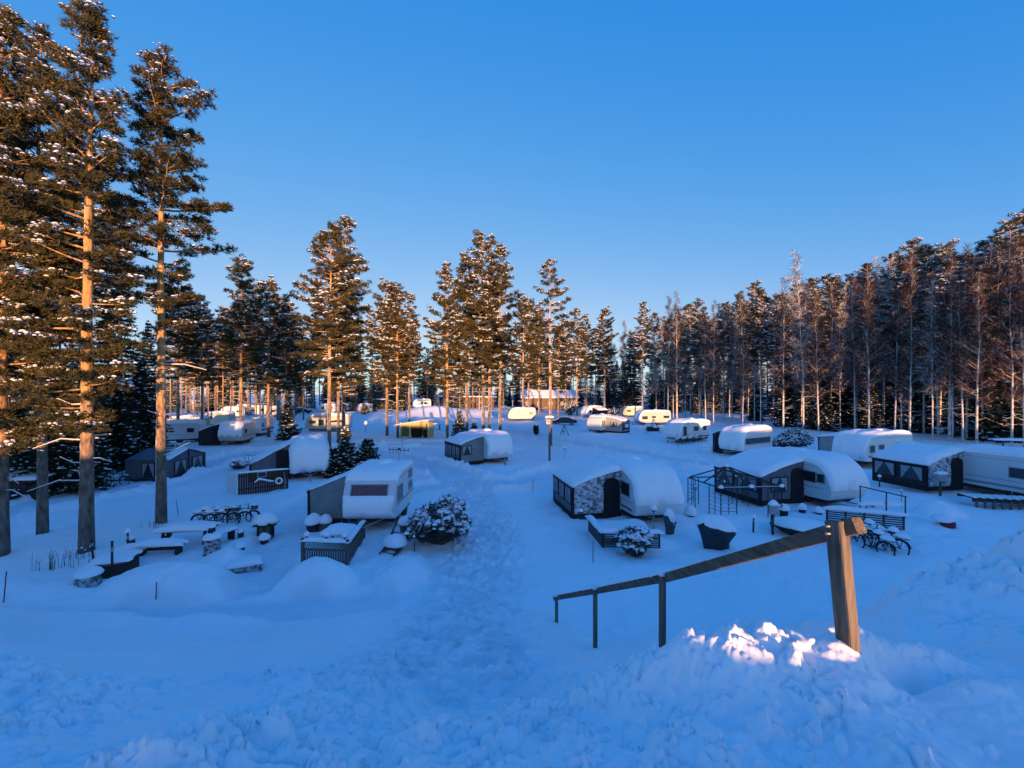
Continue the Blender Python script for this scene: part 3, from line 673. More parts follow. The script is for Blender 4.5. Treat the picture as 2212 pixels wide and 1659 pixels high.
# centre pines, one by one
G1 = 'pines standing in the middle of the caravan park'
for a in [
    ('mid2', 711, 981, 486, 'tall blue-green pine behind the two young spruces, leftmost of the central pair', 2.0),
    ('mid1', 742, 952, 472, 'tallest central pine with a bright orange trunk beside the young spruces', .4),
    ('mid3', 731, 956, 560, 'pine whose orange trunk nearly touches the tallest central pine', 3.0),
    ('mid0', 836, 940, 606, 'left pine of the pair just left of the yellow waste shelter', .2),
    ('mid2', 859, 943, 612, 'right pine of the pair just left of the yellow waste shelter', 4.0),
    ('mid1', 884, 916, 636, 'slender pine rising behind the yellow waste shelter', 1.2),
    ('mid3', 966, 946, 572, 'pine at the right corner of the yellow waste shelter', 2.7),
    ('mid3', 1009, 932, 550, 'narrow pine right of the young lit spruce behind the small awning', .9),
    ('mid2', 1044, 934, 507, 'tall dense pine behind the roof of the small central awning', 5.1),
    ('mid0', 1057, 935, 600, 'pine with a thin trunk second from the right in the dense central clump', 3.6),
    ('mid1', 1080, 936, 530, 'thick orange pine behind the central snow-fronted caravan', 1.9),
    ('open', 1189, 962, 557, 'open-crowned pine with wide branches behind the sign post', .6),
    ('mid2', 1142, 899, 650, 'pine close in front of the left end of the ochre house', 2.2),
    ('mid3', 1206, 897, 700, 'bushy pine in front of the middle of the ochre house', 4.1),
    ('mid1', 1246, 899, 668, 'pine in front of the right end of the ochre house', 5.2),
    ('mid0', 1130, 905, 640, 'pine in front of the ochre house', 1.1),
    ('mid3', 1165, 897, 660, 'bushy pine left of the parked black car', 2.1),
    ('mid2', 1222, 893, 690, 'pine directly behind the parked black car', 4.4),
    ('mid1', 1268, 893, 680, 'narrow pine behind the caravans right of the black car', 3.3),
    ('mid0', 1306, 895, 666, 'thin-trunked pine above the far caravan with an awning', 2.4),
    ('for2', 1388, 903, 652, 'lone tall pine with a bare trunk at the left end of the birch wood', .3),
    ('spr0', 1362, 893, 711, 'dark blue spruce between the central pines and the birch wood', .5),
    ('mid2', 520, 958, 562, 'dark snowy pine in front of the caravan with the dark left awning', 1.0),
    ('mid0', 580, 945, 604, 'dark snowy pine behind the dark young spruce', 2.0),
    ('mid3', 612, 935, 640, 'smaller snowy pine right of the two dark snowy pines', 5.0),
    ('mid1', 436, 940, 640, 'thin pine among the far left caravans, left of the dark awning', 3.0)]:
    treepx(a[0], a[1], a[2], a[3], a[4], None, a[5])
# individual shrubs and small conifers
treepx('spr2', 622, 951, 868, 'dark young spruce beside the caravans in the left middle distance')
treepx('spr2', 748, 1030, 925, 'young spruce between the snow-covered caravan and the double orange trunks')
treepx('spr3', 792, 1026, 952, 'small bushy spruce on the right side of the young spruce')
treepx('spr3', 722, 1034, 968, 'small bushy spruce on the left side of the young spruce, by the buried caravan')
treepx('spr2', 992, 944, 886, 'small sunlit spruce behind the roof of the central awning')
treepx('spr3', 1024, 938, 912, 'low spruce at the right foot of the small sunlit spruce')
treepx('spr3', 786, 895, 872, 'snowy low conifer at the far edge of the clearing')
treepx('spr1', 915, 885, 800, 'dark spruce beside the far sunlit caravan behind the waste shelter')
# thuja columns
TT['thj'] = spruce(61, 1.5, .03, .02, .36, .25, 1.6, .35, 55)
treepx('thj', 1158, 938, 917, 'tiny dark thuja column in the snow left of the A-frame stand')
# filler forest: rows along the back and the right
GB, GR, GRP, GL = 'pines of the far back row', 'birches of the right-hand wood', 'pines of the right-hand wood', 'trees among the far left caravans'
rf = random.Random(77)
for i in range(50):      # far back wall of trees
    u = 395 + i * 20.2 + rf.uniform(-8, 8)
    if 1120 < u < 1262: vb = 883
    else: vb = rf.uniform(880, 890)
    vt = (690 + 40 * math.sin(u * .013) + rf.uniform(-25, 45)) if u < 900 else 715 + rf.uniform(-25, 40)
    k = rf.choice(['for0', 'for1', 'for2', 'mid3', 'mid0', 'spr0', 'mid1', 'bir2'])
    kd = 'spruce' if k == 'spr0' else 'birch' if k == 'bir2' else 'pine'
    treepx(k, u, vb, vt, {'pine': 'snowy pine in the far row of trees closing the back of the park', 'spruce': 'dark snowy spruce in the far row of trees closing the back of the park', 'birch': 'thin bare birch in the far row of trees closing the back of the park'}[kd], {'pine': GB, 'spruce': 'spruces of the far back row', 'birch': 'birches of the far back row'}[kd])
for i in range(26):      # left middle distance stand
    u = 375 + i * 11 + rf.uniform(-7, 7); vb = rf.uniform(890, 915); vt = 640 + .12 * (u - 375) + rf.uniform(-30, 60)
    treepx(rf.choice(['mid0', 'mid1', 'for0', 'for1', 'for2']), u, vb, vt, 'snowy bare-trunked pine standing among the far left caravans', GL)
edge = lambda u: np.interp(u, [1400, 1500, 1700, 1900, 2100, 2260], [904, 910, 928, 938, 958, 970])
tops = lambda u: np.interp(u, [1400, 1470, 1540, 1625, 1690, 1735, 1775, 1850, 1920, 1990, 2080, 2140, 2190, 2260], [680, 650, 640, 608, 625, 585, 575, 575, 512, 515, 510, 495, 455, 440])
FB = [(1442, 'bir1', 640), (1462, 'bir0', 632), (1524, 'bir1', 660), (1541, 'bir2', 650), (1604, 'bir2', 690), (1692, 'bir0', 600), (1735, 'bir3', 540), (1768, 'bir1', 640),
      (1847, 'bir1', 590), (1877, 'bir0', 570), (1933, 'bir1', 620), (1965, 'bir2', 560), (2015, 'bir3', 600), (2051, 'bir0', 560), (2080, 'bir1', 600), (2110, 'bir0', 590), (2186, 'bir1', 560), (2213, 'bir0', 540)]
for u, k, vt in FB:
    treepx(k, u, edge(u) + rf.uniform(-2, 2), vt, 'pale-stemmed bare birch in the front row of the right-hand wood', 'front birches of the right-hand wood')
for row, (dv, n, pine_p) in enumerate([(-5, 30, .12), (-13, 34, .35), (-24, 28, .7), (-34, 24, .85)]):
    for i in range(n):
        u = 1405 + (i + rf.random() * .8) * (870 / n); vb = max(872 + (edge(u) - 904) * .3, edge(u) + dv * (1 + (edge(u) - 904) / 60)) + rf.uniform(-2, 2)
        vt = tops(u) + rf.uniform(0, 50) + (12 if row == 0 else 0)
        if rf.random() < pine_p: treepx(rf.choice(['for0', 'for1', 'for2']), u, vb, vt, 'snow-topped pine standing behind the front birches of the right-hand wood', GRP)
        else: treepx(rf.choice(['bir1', 'bir2', 'bir3']), u, vb, vt + 15, 'slim bare birch mixed in among the pines of the right-hand wood', GR)
for i in range(12):      # understorey spruces of the right wood
    u = 1640 + i * 50 + rf.uniform(-12, 12); vb = edge(u) - rf.uniform(1, 14)
    treepx(rf.choice(['spr1', 'spr0', 'spr1']), u, vb, vb - rf.uniform(70, 190) * (1 + (u - 1600) / 1200), 'dark snow-laden spruce growing under the birches of the right-hand wood', 'understorey spruces of the right-hand wood')

for i in range(70):      # dense spruce wood closing the view far behind the park
    x = -205 + i * 4.3 + rf.uniform(-1.5, 1.5); y = 158 + rf.uniform(-8, 22) - max(0, x - 20) * .35
    tree(rf.choice(['spr0', 'spr0', 'spr0', 'for2']), x, y, rf.uniform(13, 19), 'dark tree of the dense wood closing the view far behind the park', 'trees of the dense far wood')
for i in range(56):
    x = -150 + i * 3.7 + rf.uniform(-1.3, 1.3); y = 139 + rf.uniform(-5, 6) - max(0, x - 20) * .35
    if -30 < x < 27: y += 40
    tree(rf.choice(['spr0', 'spr1']), x, y, rf.uniform(6, 12), 'lower dark spruce at the foot of the dense far wood', 'low spruces of the dense far wood')
for i in range(34):
    x = -78 + i * 4.2 + rf.uniform(-1.3, 1.3); y = 200 + rf.uniform(-5, 6)
    tree('spr0', x, y, rf.uniform(15, 20), 'dark tree of the dense wood closing the view far behind the park', 'trees of the dense far wood')
for i in range(38):      # dark spruces deep in the right-hand wood
    u = 1400 + i * 22 + rf.uniform(-8, 8); vb = edge(u) - rf.uniform(18, 36) * (1 + (edge(u) - 904) / 80)
    treepx('spr0', u, vb, tops(u) + rf.uniform(60, 150), 'dark spruce deep inside the right-hand wood', 'deep spruces of the right-hand wood')
for i in range(11):      # unseen pines added on the ridge behind the viewer to shade the side woods
    x = (-24 + i * 3.4) if i < 5 else (62 + (i - 5) * 4.2); y = -26 + rf.uniform(-4, 4)
    tree(rf.choice(['mid0', 'mid3', 'mid2']), x, y, rf.uniform(17, 21), 'unseen pine added on the ridge behind the viewer to shade the side woods', 'unseen pines added on the ridge behind the viewer for shade')
# ------------------------------------------------------------------ caravans and awnings
def chaikin(p, it=2, closed=False):
    for _ in range(it):
        q = []; n = len(p)
        for i in range(n if closed else n - 1):
            a, b = p[i], p[(i + 1) % n]
            q.append((a[0] * .75 + b[0] * .25, a[1] * .75 + b[1] * .25)); q.append((a[0] * .25 + b[0] * .75, a[1] * .25 + b[1] * .75))
        p = q if closed else [p[0]] + q + [p[-1]]
    return p
def resample(p, n):
    d = [0]
    for a, b in zip(p[:-1], p[1:]): d.append(d[-1] + math.hypot(b[0] - a[0], b[1] - a[1]))
    t = np.linspace(0, d[-1], n); return list(zip(np.interp(t, d, [q[0] for q in p]), np.interp(t, d, [q[1] for q in p])))
def blanket(mb, path, w0, w1, T, fn, n=30, nx=14, seed=0, t0=.15, t1=.15, rag0=0, p=6, wob=.22):
    # thick snow following a path (a, b); the snow grows along the path's left-hand normal; fn(w, a, b) -> xyz
    pts = resample(path, n); rnd = np.random.RandomState(seed); vs = []; fs = []
    ts = [math.sin((i / nx - .5) * math.pi) for i in range(nx + 1)]
    ox, oy = rnd.rand(2) * 50
    ss = np.linspace(0, 1, n)[:, None] * (n / 4.5) + ox + np.zeros((1, nx + 1)); qq = np.array(ts)[None, :] * 3.2 + oy + np.zeros((n, 1))
    fr = fbm(ss * .5, qq * .6, 4, 3) * .55; rg2 = fbm(ss * 1.1, np.sign(qq - oy) * 3 + oy + 0 * ss, 3, 9) * .10
    for i, (a, b) in enumerate(pts):
        a0, b0 = pts[max(i - 1, 0)]; a1, b1 = pts[min(i + 1, n - 1)]
        tx, ty = a1 - a0, b1 - b0; l = math.hypot(tx, ty) or 1; nx_, ny_ = -ty / l, tx / l
        s = i / (n - 1)
        for k, q in enumerate(ts):
            rg = rag0 * float(vnoise(np.array([q * 4 + ox]), np.array([3.3 + oy]))[0]) if rag0 else 0
            e = min(1, max(0, (s - rg) / t0)) ** .5 * min(1, max(0, (1 - s) / t1)) ** .5 * max(0, 1 - abs(q) ** p) ** .5
            nz = 1 + wob * float(vnoise(np.array([s * 5 + ox]), np.array([q * 2.3 + oy]))[0]) * 2
            nz += fr[i, k]
            th = T * e * nz - .025 * (1 - e)
            w = w0 + (w1 - w0) * (q + 1) / 2 + (rg2[i, k] * abs(q) ** 6)
            vs.append(fn(w, a + nx_ * th, b + ny_ * th))
    for i in range(n - 1):
        for k in range(nx):
            j = i * (nx + 1) + k; fs.append([j, j + 1, j + nx + 2, j + nx + 1])
    return mb.add(vs, fs)

def panel_window(parent, c, n, u, wd, ht, glass='glass', frame='frame', t=.03, name='window'):
    # rectangular window: centre c, outward normal n, horizontal axis u
    n = Vector(n).normalized(); u = Vector(u).normalized(); up = n.cross(u)
    if up.z < 0: up = -up
    Mx = Matrix((u, n, up)).transposed(); c = Vector(c)
    g = MB(); g.box(c, (wd, t, ht), Mx); o = g.build(name, M[glass], parent, bevel=.008)
    f = MB(); b = .045
    for s in (-1, 1):
        f.box(c + up * s * (ht / 2 + b / 2 - .004), (wd + 2 * b, t + .02, b), Mx)
        f.box(c + u * s * (wd / 2 + b / 2 - .004), (b, t + .016, ht - .01), Mx)
    f.build('frame', M[frame], o, bevel=.006)
    return o

CAR = {}
def caravan(label, fx, fy, rot, L=5.0, W=2.3, H=2.5, body='white', right=(), left=(), front=None, door=None, stripe=None, snow=.28, snow_front=True,
            sf0=.08, group=None, rear=None, hitch=True, wheel='R', round_=1.0, vents=True, lift=0, roof0=None, box=14):
    r = R(rot); cx, cy = fx - math.sin(r) * L / 2, fy + math.cos(r) * L / 2
    z0 = sum(gz(cx + a * math.cos(r) - b * math.sin(r), cy + a * math.sin(r) + b * math.cos(r)) for a in (-W / 2, 0, W / 2) for b in (-L / 2, 0, L / 2)) / 9 + .04 + lift
    t = thing('caravan', label, 'caravan', (cx, cy, z0), r, group)
    F0 = -L / 2; k = round_
    prof = [(F0 + .40, .40), (F0 + .10, .55), (F0 - .02, .95), (F0 + .06 * k, 1.40), (F0 + .28 * k, 1.95), (F0 + .62 * k, H - .16), (F0 + 1.25 * k, H), (L / 2 - .55, H), (L / 2 - .10, H - .08), (L / 2, H - .5), (L / 2, .8), (L / 2 - .12, .40)]
    pr = chaikin(prof, 2, True)
    m = MB(); n = len(pr); rings = [(-W / 2, .955), (-W / 2 + .03, .985), (-W / 2 + .09, 1), (W / 2 - .09, 1), (W / 2 - .03, .985), (W / 2, .955)]
    vsx = []; cyc, czc = 0, H / 2 + .2
    for x, s in rings: vsx += [(x, cyc + (a - cyc) * (1 - (1 - s) * .4), czc + (b - czc) * s) for a, b in pr]
    fsx = [list(range(n)), list(range((len(rings) - 1) * n, len(rings) * n))]
    for q in range(len(rings) - 1):
        for i in range(n): fsx.append([q * n + i, q * n + (i + 1) % n, (q + 1) * n + (i + 1) % n, (q + 1) * n + i])
    m.add(vsx, fsx); bo = m.build('body', M[body], t)
    for p in bo.data.polygons: p.use_smooth = len(p.vertices) == 4
    # side trim: a fine moulding along each side
    tr = MB()
    for s in (-1, 1):
        tr.box((s * (W / 2 + .006), .1, 1.02), (.02, L - .8, .03)); tr.box((s * (W / 2 + .004), .15, H - .30), (.016, L - 1.3, .022))
    tr.build('moulding', M['frame'], t)
    sk = MB(); sk.box((0, .1, .33), (W - .25, L - .9, .2)); sk.build('chassis', M['dark'], t)
    for side, lst in ((1, right), (-1, left)):
        for (a, b, z1, z2) in lst:      # metres from the front
            panel_window(t, (side * (W / 2 + .012), F0 + (a + b) / 2, (z1 + z2) / 2), (side, 0, 0), (0, 1, 0), b - a, z2 - z1)
    if door:
        side, a, w_ = door; d = MB(); d.box((side * (W / 2 + .010), F0 + a, 1.32), (.03, w_, 1.72)); do = d.build('door', M[body], t, bevel=.01)
        panel_window(do, (side * (W / 2 + .03), F0 + a, 1.75), (side, 0, 0), (0, 1, 0), w_ * .55, .5)
        h = MB(); h.box((side * (W / 2 + .045), F0 + a + w_ * .36, 1.25), (.04, .05, .14)); h.build('handle', M['dark'], do)
    if stripe:
        mt, z1, z2, sides = stripe; s_ = MB()
        for side in sides: s_.box((side * (W / 2 + .010), .12, (z1 + z2) / 2), (.022, L - .75, z2 - z1))
        s_.build('stripe', M[mt], t)
    if front:
        z1, z2, wd, gl = front; a1 = np.interp(z1, [.95, 1.4, 1.95, H - .16], [F0 - .02, F0 + .06 * k, F0 + .28 * k, F0 + .62 * k]); a2 = np.interp(z2, [.95, 1.4, 1.95, H - .16], [F0 - .02, F0 + .06 * k, F0 + .28 * k, F0 + .62 * k])
        nv = Vector((0, -(z2 - z1), (a2 - a1)))
        panel_window(t, (0, (a1 + a2) / 2 - .02, (z1 + z2) / 2), nv, (1, 0, 0), wd, math.hypot(z2 - z1, a2 - a1), gl)
    if rear:
        for (x1, x2, z1, z2) in rear: panel_window(t, ((x1 + x2) / 2, L / 2 + .015, (z1 + z2) / 2), (0, 1, 0), (1, 0, 0), x2 - x1, z2 - z1)
    for s in (-1, 1):
        ty = MB(); ty.lathe([(.18, -.09), (.31, -.09), (.33, -.06), (.33, .06), (.31, .09), (.18, .09)], n=20)
        ty.v = [(s * (W / 2 - .1) + v[2], .25 + v[0], .33 + v[1]) for v in ty.v]
        wo = ty.build('wheel', M['rubber'], t, True)
        ri = MB(); ri.lathe([(.02, -.05), (.17, -.05), (.185, .0), (.17, .07), (.02, .095)], n=16); ri.v = [(s * (W / 2 - .1) + s * v[2], .25 + v[0], .33 + v[1]) for v in ri.v]
        ri.build('rim', M['metal'], wo, True)
    if hitch:
        hb = MB(); hb.tube([(-.55, F0 + .4, .42), (0, F0 - 1.0, .42)], .035, 8); hb.tube([(.55, F0 + .4, .42), (0, F0 - 1.0, .42)], .035, 8); hb.box((0, F0 - 1.12, .44), (.09, .28, .08))
        ho = hb.build('drawbar', M['metal'], t, bevel=.01)
        jw = MB(); jw.tube([(.0, F0 - .85, .05), (0, F0 - .85, .75)], .03, 8); jw.torus((0, F0 - .85, .12), .09, .035); jw.build('jockey_wheel', M['metal'], ho)
    path = [(a, b) for a, b in chaikin(prof[1:11], 2)]
    q0 = next(i for i, (a, b) in enumerate(path) if b > (roof0 or (.62 + sf0 if snow_front else H - .12)))
    q1 = next(i for i in range(len(path) - 1, 0, -1) if path[i][1] > H - .3)
    path = path[q0:q1 + 1]
    s = MB(); blanket(s, path, -W / 2 - .05, W / 2 + .05, snow, lambda w, a, b: (w, a, b), 40, 16, int(abs(fx) * 91) + 3, .10, .12, .12 if snow_front and not roof0 else 0, p=box)
    s.v = [(x, y, z - (.05 if abs(x) > W / 2 else 0)) for x, y, z in s.v]
    s.build('snow_cover', M['snow'], t, True)
    if vents:
        v_ = MB(); v_.slab((.1, .5, H + snow * .85), .7, .7, .17, 0, 10, 4, p=3); v_.build('roof_vent', M['snow'], t, True)
    return t

def cloth_wall(mb, p00, p10, p11, p01, n=10, sag=.03, seed=0):      # slightly rippled quad wall
    rs = np.random.RandomState(seed); ph = rs.rand(3) * 6
    p00, p10, p11, p01 = map(Vector, (p00, p10, p11, p01)); nv = (p10 - p00).cross(p01 - p00).normalized(); vs = []; fs = []
    for j in range(n + 1):
        for i in range(n + 1):
            a, b = i / n, j / n; p = (p00 * (1 - a) + p10 * a) * (1 - b) + (p01 * (1 - a) + p11 * a) * b
            e = math.sin(math.pi * a) * math.sin(math.pi * b)
            p = p + nv * sag * e * (math.sin(a * 9 + ph[0] + b * 2) + .6 * math.sin(b * 7 + a * 4 + ph[1])); vs.append(p[:])
    for j in range(n):
        for i in range(n):
            q = j * (n + 1) + i; fs.append([q, q + 1, q + n + 2, q + n + 1])
    return mb.add(vs, fs)
def curtain_window(parent, c, n, u, wd, ht, glass='glass', frame='dark'):
    o = panel_window(parent, c, n, u, wd, ht, glass, frame, .02)
    n = Vector(n).normalized(); u = Vector(u).normalized(); up = Vector((0, 0, 1)); c = Vector(c) + n * .016
    cu = MB()
    for s in (-1, 1):
        pts = [c + u * s * wd * .47 + up * ht * .48, c + u * s * wd * .04 + up * ht * .48, c + u * s * wd * .16 + up * ht * .15, c + u * s * wd * .36 - up * ht * .30, c + u * s * wd * .40 - up * ht * .48, c + u * s * wd * .47 - up * ht * .48]
        cu.add([(p + n * .002)[:] for p in pts], [list(range(6))])
    cu.build('curtain', M['curtain'], o)
def awning(label, car, side, y0, y1, D, zh=2.42, zl=1.75, L=None, W=2.3, wall='grey', endw='frost', outer='grey', snow=.22, door=True, nwin=3, group=None,
           near_only=True, bow=.03, winz=(.75, 1.5), endwin=None, roof='grey', open_=False, lip=0, rise=.12):
    """tent annexe on one side of a caravan: local x outwards, y along the caravan from y0 to y1 (caravan coordinates)"""
    rz = car.rotation_euler.z; w0 = side * (W / 2 + .03); loc = car.location + Matrix.Rotation(rz, 3, 'Z') @ Vector((w0, (y0 + y1) / 2, 0))
    t = thing('awning_tent', label, 'awning', loc, rz, group); h = (y1 - y0) / 2
    X = lambda x: side * x
    roofp = resample(chaikin([(-.05, zh), (D * .35, zh - (zh - zl) * .22 + bow * .5), (D * .72, zh - (zh - zl) * .62 + bow * .6), (D + .06, zl)], 3), 14)
    m = MB()
    for off in (0, .03): m.v += [(X(a), y, b - off) for y in (-h - .05, h + .05) for a, b in roofp]
    n = len(roofp)
    for i in range(n - 1): m.f += [[i, i + 1, n + i + 1, n + i], [2 * n + i, 2 * n + i + 1, 3 * n + i + 1, 3 * n + i]]; m.mi += [0, 0]
    for e in (0, n):
        for i in range(n - 1): m.f.append([e + i, e + i + 1, 2 * n + e + i + 1, 2 * n + e + i]); m.mi.append(0)
    m.build('roof', M[roof], t)
    s = MB(); pth = roofp if side < 0 else roofp
    blanket(s, pth, -h - .09, h + .09, snow, lambda w, a, b: (X(a), w, b), 26, 16, int(abs(loc.x) * 53) + 1, .02, .10, p=8)
    s.build('snow_cover', M['snow'], t, True)
    # end walls follow the roof line
    ends = [(-1, h)] + ([] if near_only else [(1, h)])
    for sg, hh in ends:
        y = sg * hh; e = MB(); nn = 12; pts = resample(roofp, nn)
        vs_ = []; fs_ = []
        for j in range(7):
            for a, b in pts:
                aa = min(max(a, 0), D); zt = b - .03; z = zt * j / 6
                vs_.append((X(aa), y + sg * .03 * math.sin(aa * 5 + j) * math.sin(math.pi * j / 6), z))
        for j in range(6):
            for i in range(nn - 1): q = j * nn + i; fs_.append([q, q + 1, q + nn + 1, q + nn])
        e.add(vs_, fs_); ew = e.build('end_wall', M[endw], t, True)
        dm = MB()
        dm.box((X(D * .5), y + sg * .02, .14), (D - .06, .05, .28)); dm.box((X(D - .04), y + sg * .02, zl / 2), (.07, .06, zl - .02)); dm.build('hem', M['black'], ew)
        if door and sg < 0:
            dw, dh = .85, zh - .42; dd = MB(); xc = D * .0 + .52
            poly = [(-dw / 2, .12), (dw / 2, .12), (dw / 2, dh - .25), (dw / 2 - .1, dh - .08), (dw / 2 - .3, dh), (-dw / 2 + .3, dh), (-dw / 2 + .1, dh - .08), (-dw / 2, dh - .25)]
            dd.prism(poly, lambda a, b: (X(xc + a), y + sg * .035, b), lambda a, b: (X(xc + a), y + sg * .065, b)); dd.build('door', M['black'], ew)
        if endwin and sg < 0:
            x1, x2, z1, z2 = endwin; curtain_window(ew, (X((x1 + x2) / 2), y + sg * .045, (z1 + z2) / 2), (0, sg, 0), (1, 0, 0), x2 - x1, z2 - z1)
    o = MB(); cloth_wall(o, (X(D), -h, 0), (X(D), h, 0), (X(D + lip), h, zl - .03), (X(D + lip), -h, zl - .03), 12, .02, 5); ow = o.build('outer_wall', M[outer], t, True)
    hm = MB(); hm.box((X(D + .02), 0, .15), (.05, 2 * h, .30)); hm.box((X(D + .02 + lip), 0, zl - .08), (.05, 2 * h + .1, .10))
    for q in (-1, 1): hm.box((X(D + .022), q * (h - .06), zl / 2), (.05, .10, zl - .06))
    hm.build('hem', M['black'], ow)
    if nwin:
        ww = 2 * h / nwin
        for i in range(nwin): curtain_window(ow, (X(D + .05), -h + ww * (i + .5), (winz[0] + winz[1]) / 2), (side, 0, 0), (0, 1, 0), ww * .78, winz[1] - winz[0])
    if open_: pass
    return t

# --- right foreground trio
c1 = caravan('round-fronted caravan buried in snow behind the slatted deck and the small thuja', 6.95, 20.15, 10, 5.2, 2.35, 2.5, 'lgrey' if False else 'white', left=[(.75, 1.75, 1.25, 1.85)], snow=.23, round_=1.25, sf0=.32, stripe=('blue', .62, .70, (-1,)))
awning('snow-plastered grey awning left of the round-fronted caravan, its door standing black', c1, -1, -.9, 2.5, 2.55, 2.42, 1.62, wall='grey', endw='frost', snow=.22, nwin=3)
c2 = caravan('caravan under a smooth bulging snow cap behind the pergola frame', 18.25, 23.2, 14, 5.4, 2.4, 2.5, 'white', left=[(.95, 2.05, 1.3, 1.85), (.45, .85, 1.35, 1.8)], snow=.26, round_=1.3, sf0=.32)
awning('grey awning with a black arched door between the pergola and the bulging caravan', c2, -1, -1.0, 2.6, 3.0, 2.42, 1.6, wall='grey', endw='grey', snow=.23, nwin=2, endwin=(1.2, 2.3, .75, 1.5))
c3 = caravan('pale caravan cut off by the right edge of the photo, side facing the plank deck', 30.6, 21.0, 9, 7.5, 2.35, 2.5, 'white', left=[(2.4, 4.1, 1.25, 1.8)], snow=.26, snow_front=False, stripe=('frame', .62, .75, (-1,)))
awning('dark awning with white tied-back curtains near the right edge of the photo', c3, -1, 2.6, 6.0, 2.75, 2.45, 1.62, wall='dark', endw='frost', outer='dark', snow=.26, nwin=2, winz=(.6, 1.42))
# --- centre
c4 = caravan('small caravan in the centre of the park with a flat snow-white front', -1.0, 37.2, 30, 4.6, 2.35, 2.45, 'white', left=[(.9, 1.7, 1.25, 1.8)], snow=.26, round_=.9)
awning('small awning with a torn snowy porch on the left of the central caravan', c4, -1, -1.4, 2.1, 2.2, 2.4, 1.75, endw='green', outer='slat', snow=.18, nwin=4, winz=(.5, 1.5), endwin=(1.2, 2.0, .9, 1.6), door=False)
c5 = caravan('near caravan with a tinted, half snow-filled front window behind the lattice fence', -6.2, 18.5, 1, 4.0, 2.25, 2.42, 'white',
             right=[(.55, 1.45, 1.15, 1.75), (2.75, 3.4, 1.75, 2.1), (2.75, 3.4, 1.2, 1.5)], front=(1.46, 1.92, 1.55, 'redglass'), snow=.13, roof0=2.06, round_=1.1, lift=.16, stripe=('frame', .98, 1.04, (1,)))
s = MB(); pth = [(-2.00, .60), (-2.04, .95), (-1.97, 1.36), (-1.93, 1.52)]
blanket(s, pth, -1.1, 1.1, .13, lambda w, a, b: (w, a, b), 16, 16, 44, .2, .25, .25); s.build('front_snow', M['snow'], c5, True)
awning('sagging grey awning frosted with snow on the left of the near caravan', c5, -1, -1.05, 1.8, 1.8, 2.25, 1.55, wall='green', endw='green', outer='green', snow=.05, nwin=0, door=False, bow=-.12)
# --- left
c6 = caravan('caravan wholly buried in snow behind the brown board fence', -14.2, 30.2, 27, 4.2, 2.5, 2.35, 'white', snow=.46, sf0=-.15, round_=1.3, vents=False, box=5)
awning('half-collapsed black awning beside the wholly buried caravan', c6, -1, -1.2, 1.6, 2.5, 2.5, 1.2, wall='dark', endw='grey', outer='dark', snow=.10, nwin=0, bow=-.25, roof='dark')
c7 = caravan('cream caravan with brown stripes and a snow-coated front in the left middle distance', *P(496, 963), 12, 4.6, 2.4, 2.5, 'cream', right=[(1.0, 1.7, 1.25, 1.75)], stripe=('tan', .85, 1.0, (1, -1)), snow=.25, sf0=.35)
awning('dark sloping awning at the left side of the brown-striped cream caravan', c7, -1, -1.6, 1.4, 2.3, 2.45, 1.6, wall='dark', endw='dark', outer='dark', snow=.14, nwin=0, roof='dark')
caravan('white caravan with grey stripes parked just behind the brown-striped cream one', *P(541, 945), 10, 5.4, 2.4, 2.6, 'white', right=[(.8, 1.5, 1.3, 1.8), (2.4, 2.9, 1.4, 1.8)], stripe=('blue', .75, 1.0, (1,)), snow=.24, sf0=.2)
caravan('tan caravan seen side-on behind the tall straight pine', *P(362, 939), -82, 5.2, 2.3, 2.5, 'tan', right=[(3.0, 3.9, 1.25, 1.75), (1.2, 1.9, 1.3, 1.75)], snow=.22, snow_front=False, stripe=('brown', .8, .9, (1,)))
caravan('pale caravan showing one end behind the trunk of the tall straight pine', *P(340, 957), -70, 4.8, 2.3, 2.45, 'white', right=[(3.4, 4.1, 1.25, 1.75)], snow=.24)
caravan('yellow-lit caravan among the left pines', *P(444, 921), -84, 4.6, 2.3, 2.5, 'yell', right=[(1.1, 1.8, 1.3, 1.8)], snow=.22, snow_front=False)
for i, (u, v, ro, bd, lb) in enumerate([(300, 903, -75, 'white', 'far white caravan at the left end of the back row'), (405, 886, -80, 'white', 'distant caravan above the tan caravan'), (478, 903, -60, 'white', 'boxy distant caravan behind the yellow-lit one'),
                                        (505, 897, -30, 'cream', 'distant cream caravan above the dark sloping awning'), (538, 898, -80, 'white', 'distant caravan between bare trunks, left of the young spruce'), (575, 903, -55, 'cream', 'distant cream caravan just left of the dark young spruce'),
                                        (690, 893, -80, 'white', 'distant caravan right behind the long black-windowed caravan'), (742, 888, -20, 'white', 'distant caravan end left of the low snowy conifer'), (780, 893, -10, 'lgrey', 'snow-smothered distant caravan by the low snowy conifer')]):
    caravan(lb, *P(u, v), ro, 4.8, 2.3, 2.5, bd, right=[(.9, 1.6, 1.3, 1.8), (3.1, 3.9, 1.3, 1.8)], snow=.26, snow_front=i % 2 == 0, hitch=False)
caravan('long white caravan with a black window band, half sunlit, behind the double orange trunks', *P(664, 932), -84, 6.6, 2.4, 2.6, 'cream', right=[(.7, 1.7, 1.3, 1.75), (2.1, 2.9, 1.0, 1.9), (3.2, 5.8, 1.45, 1.8)], snow=.26, snow_front=False)
caravan('sunlit far caravan below the rust-red building', *P(893, 896), -70, 4.6, 2.3, 2.5, 'white', right=[(1.8, 2.4, 1.3, 1.8), (2.8, 3.4, 1.3, 1.8)], snow=.24)
caravan('bright sunlit yellowish caravan in front of the ochre house', *P(1096, 909), -84, 6.0, 2.4, 2.6, 'yell', right=[(4.6, 5.4, 1.3, 1.85)], snow=.2, snow_front=False)
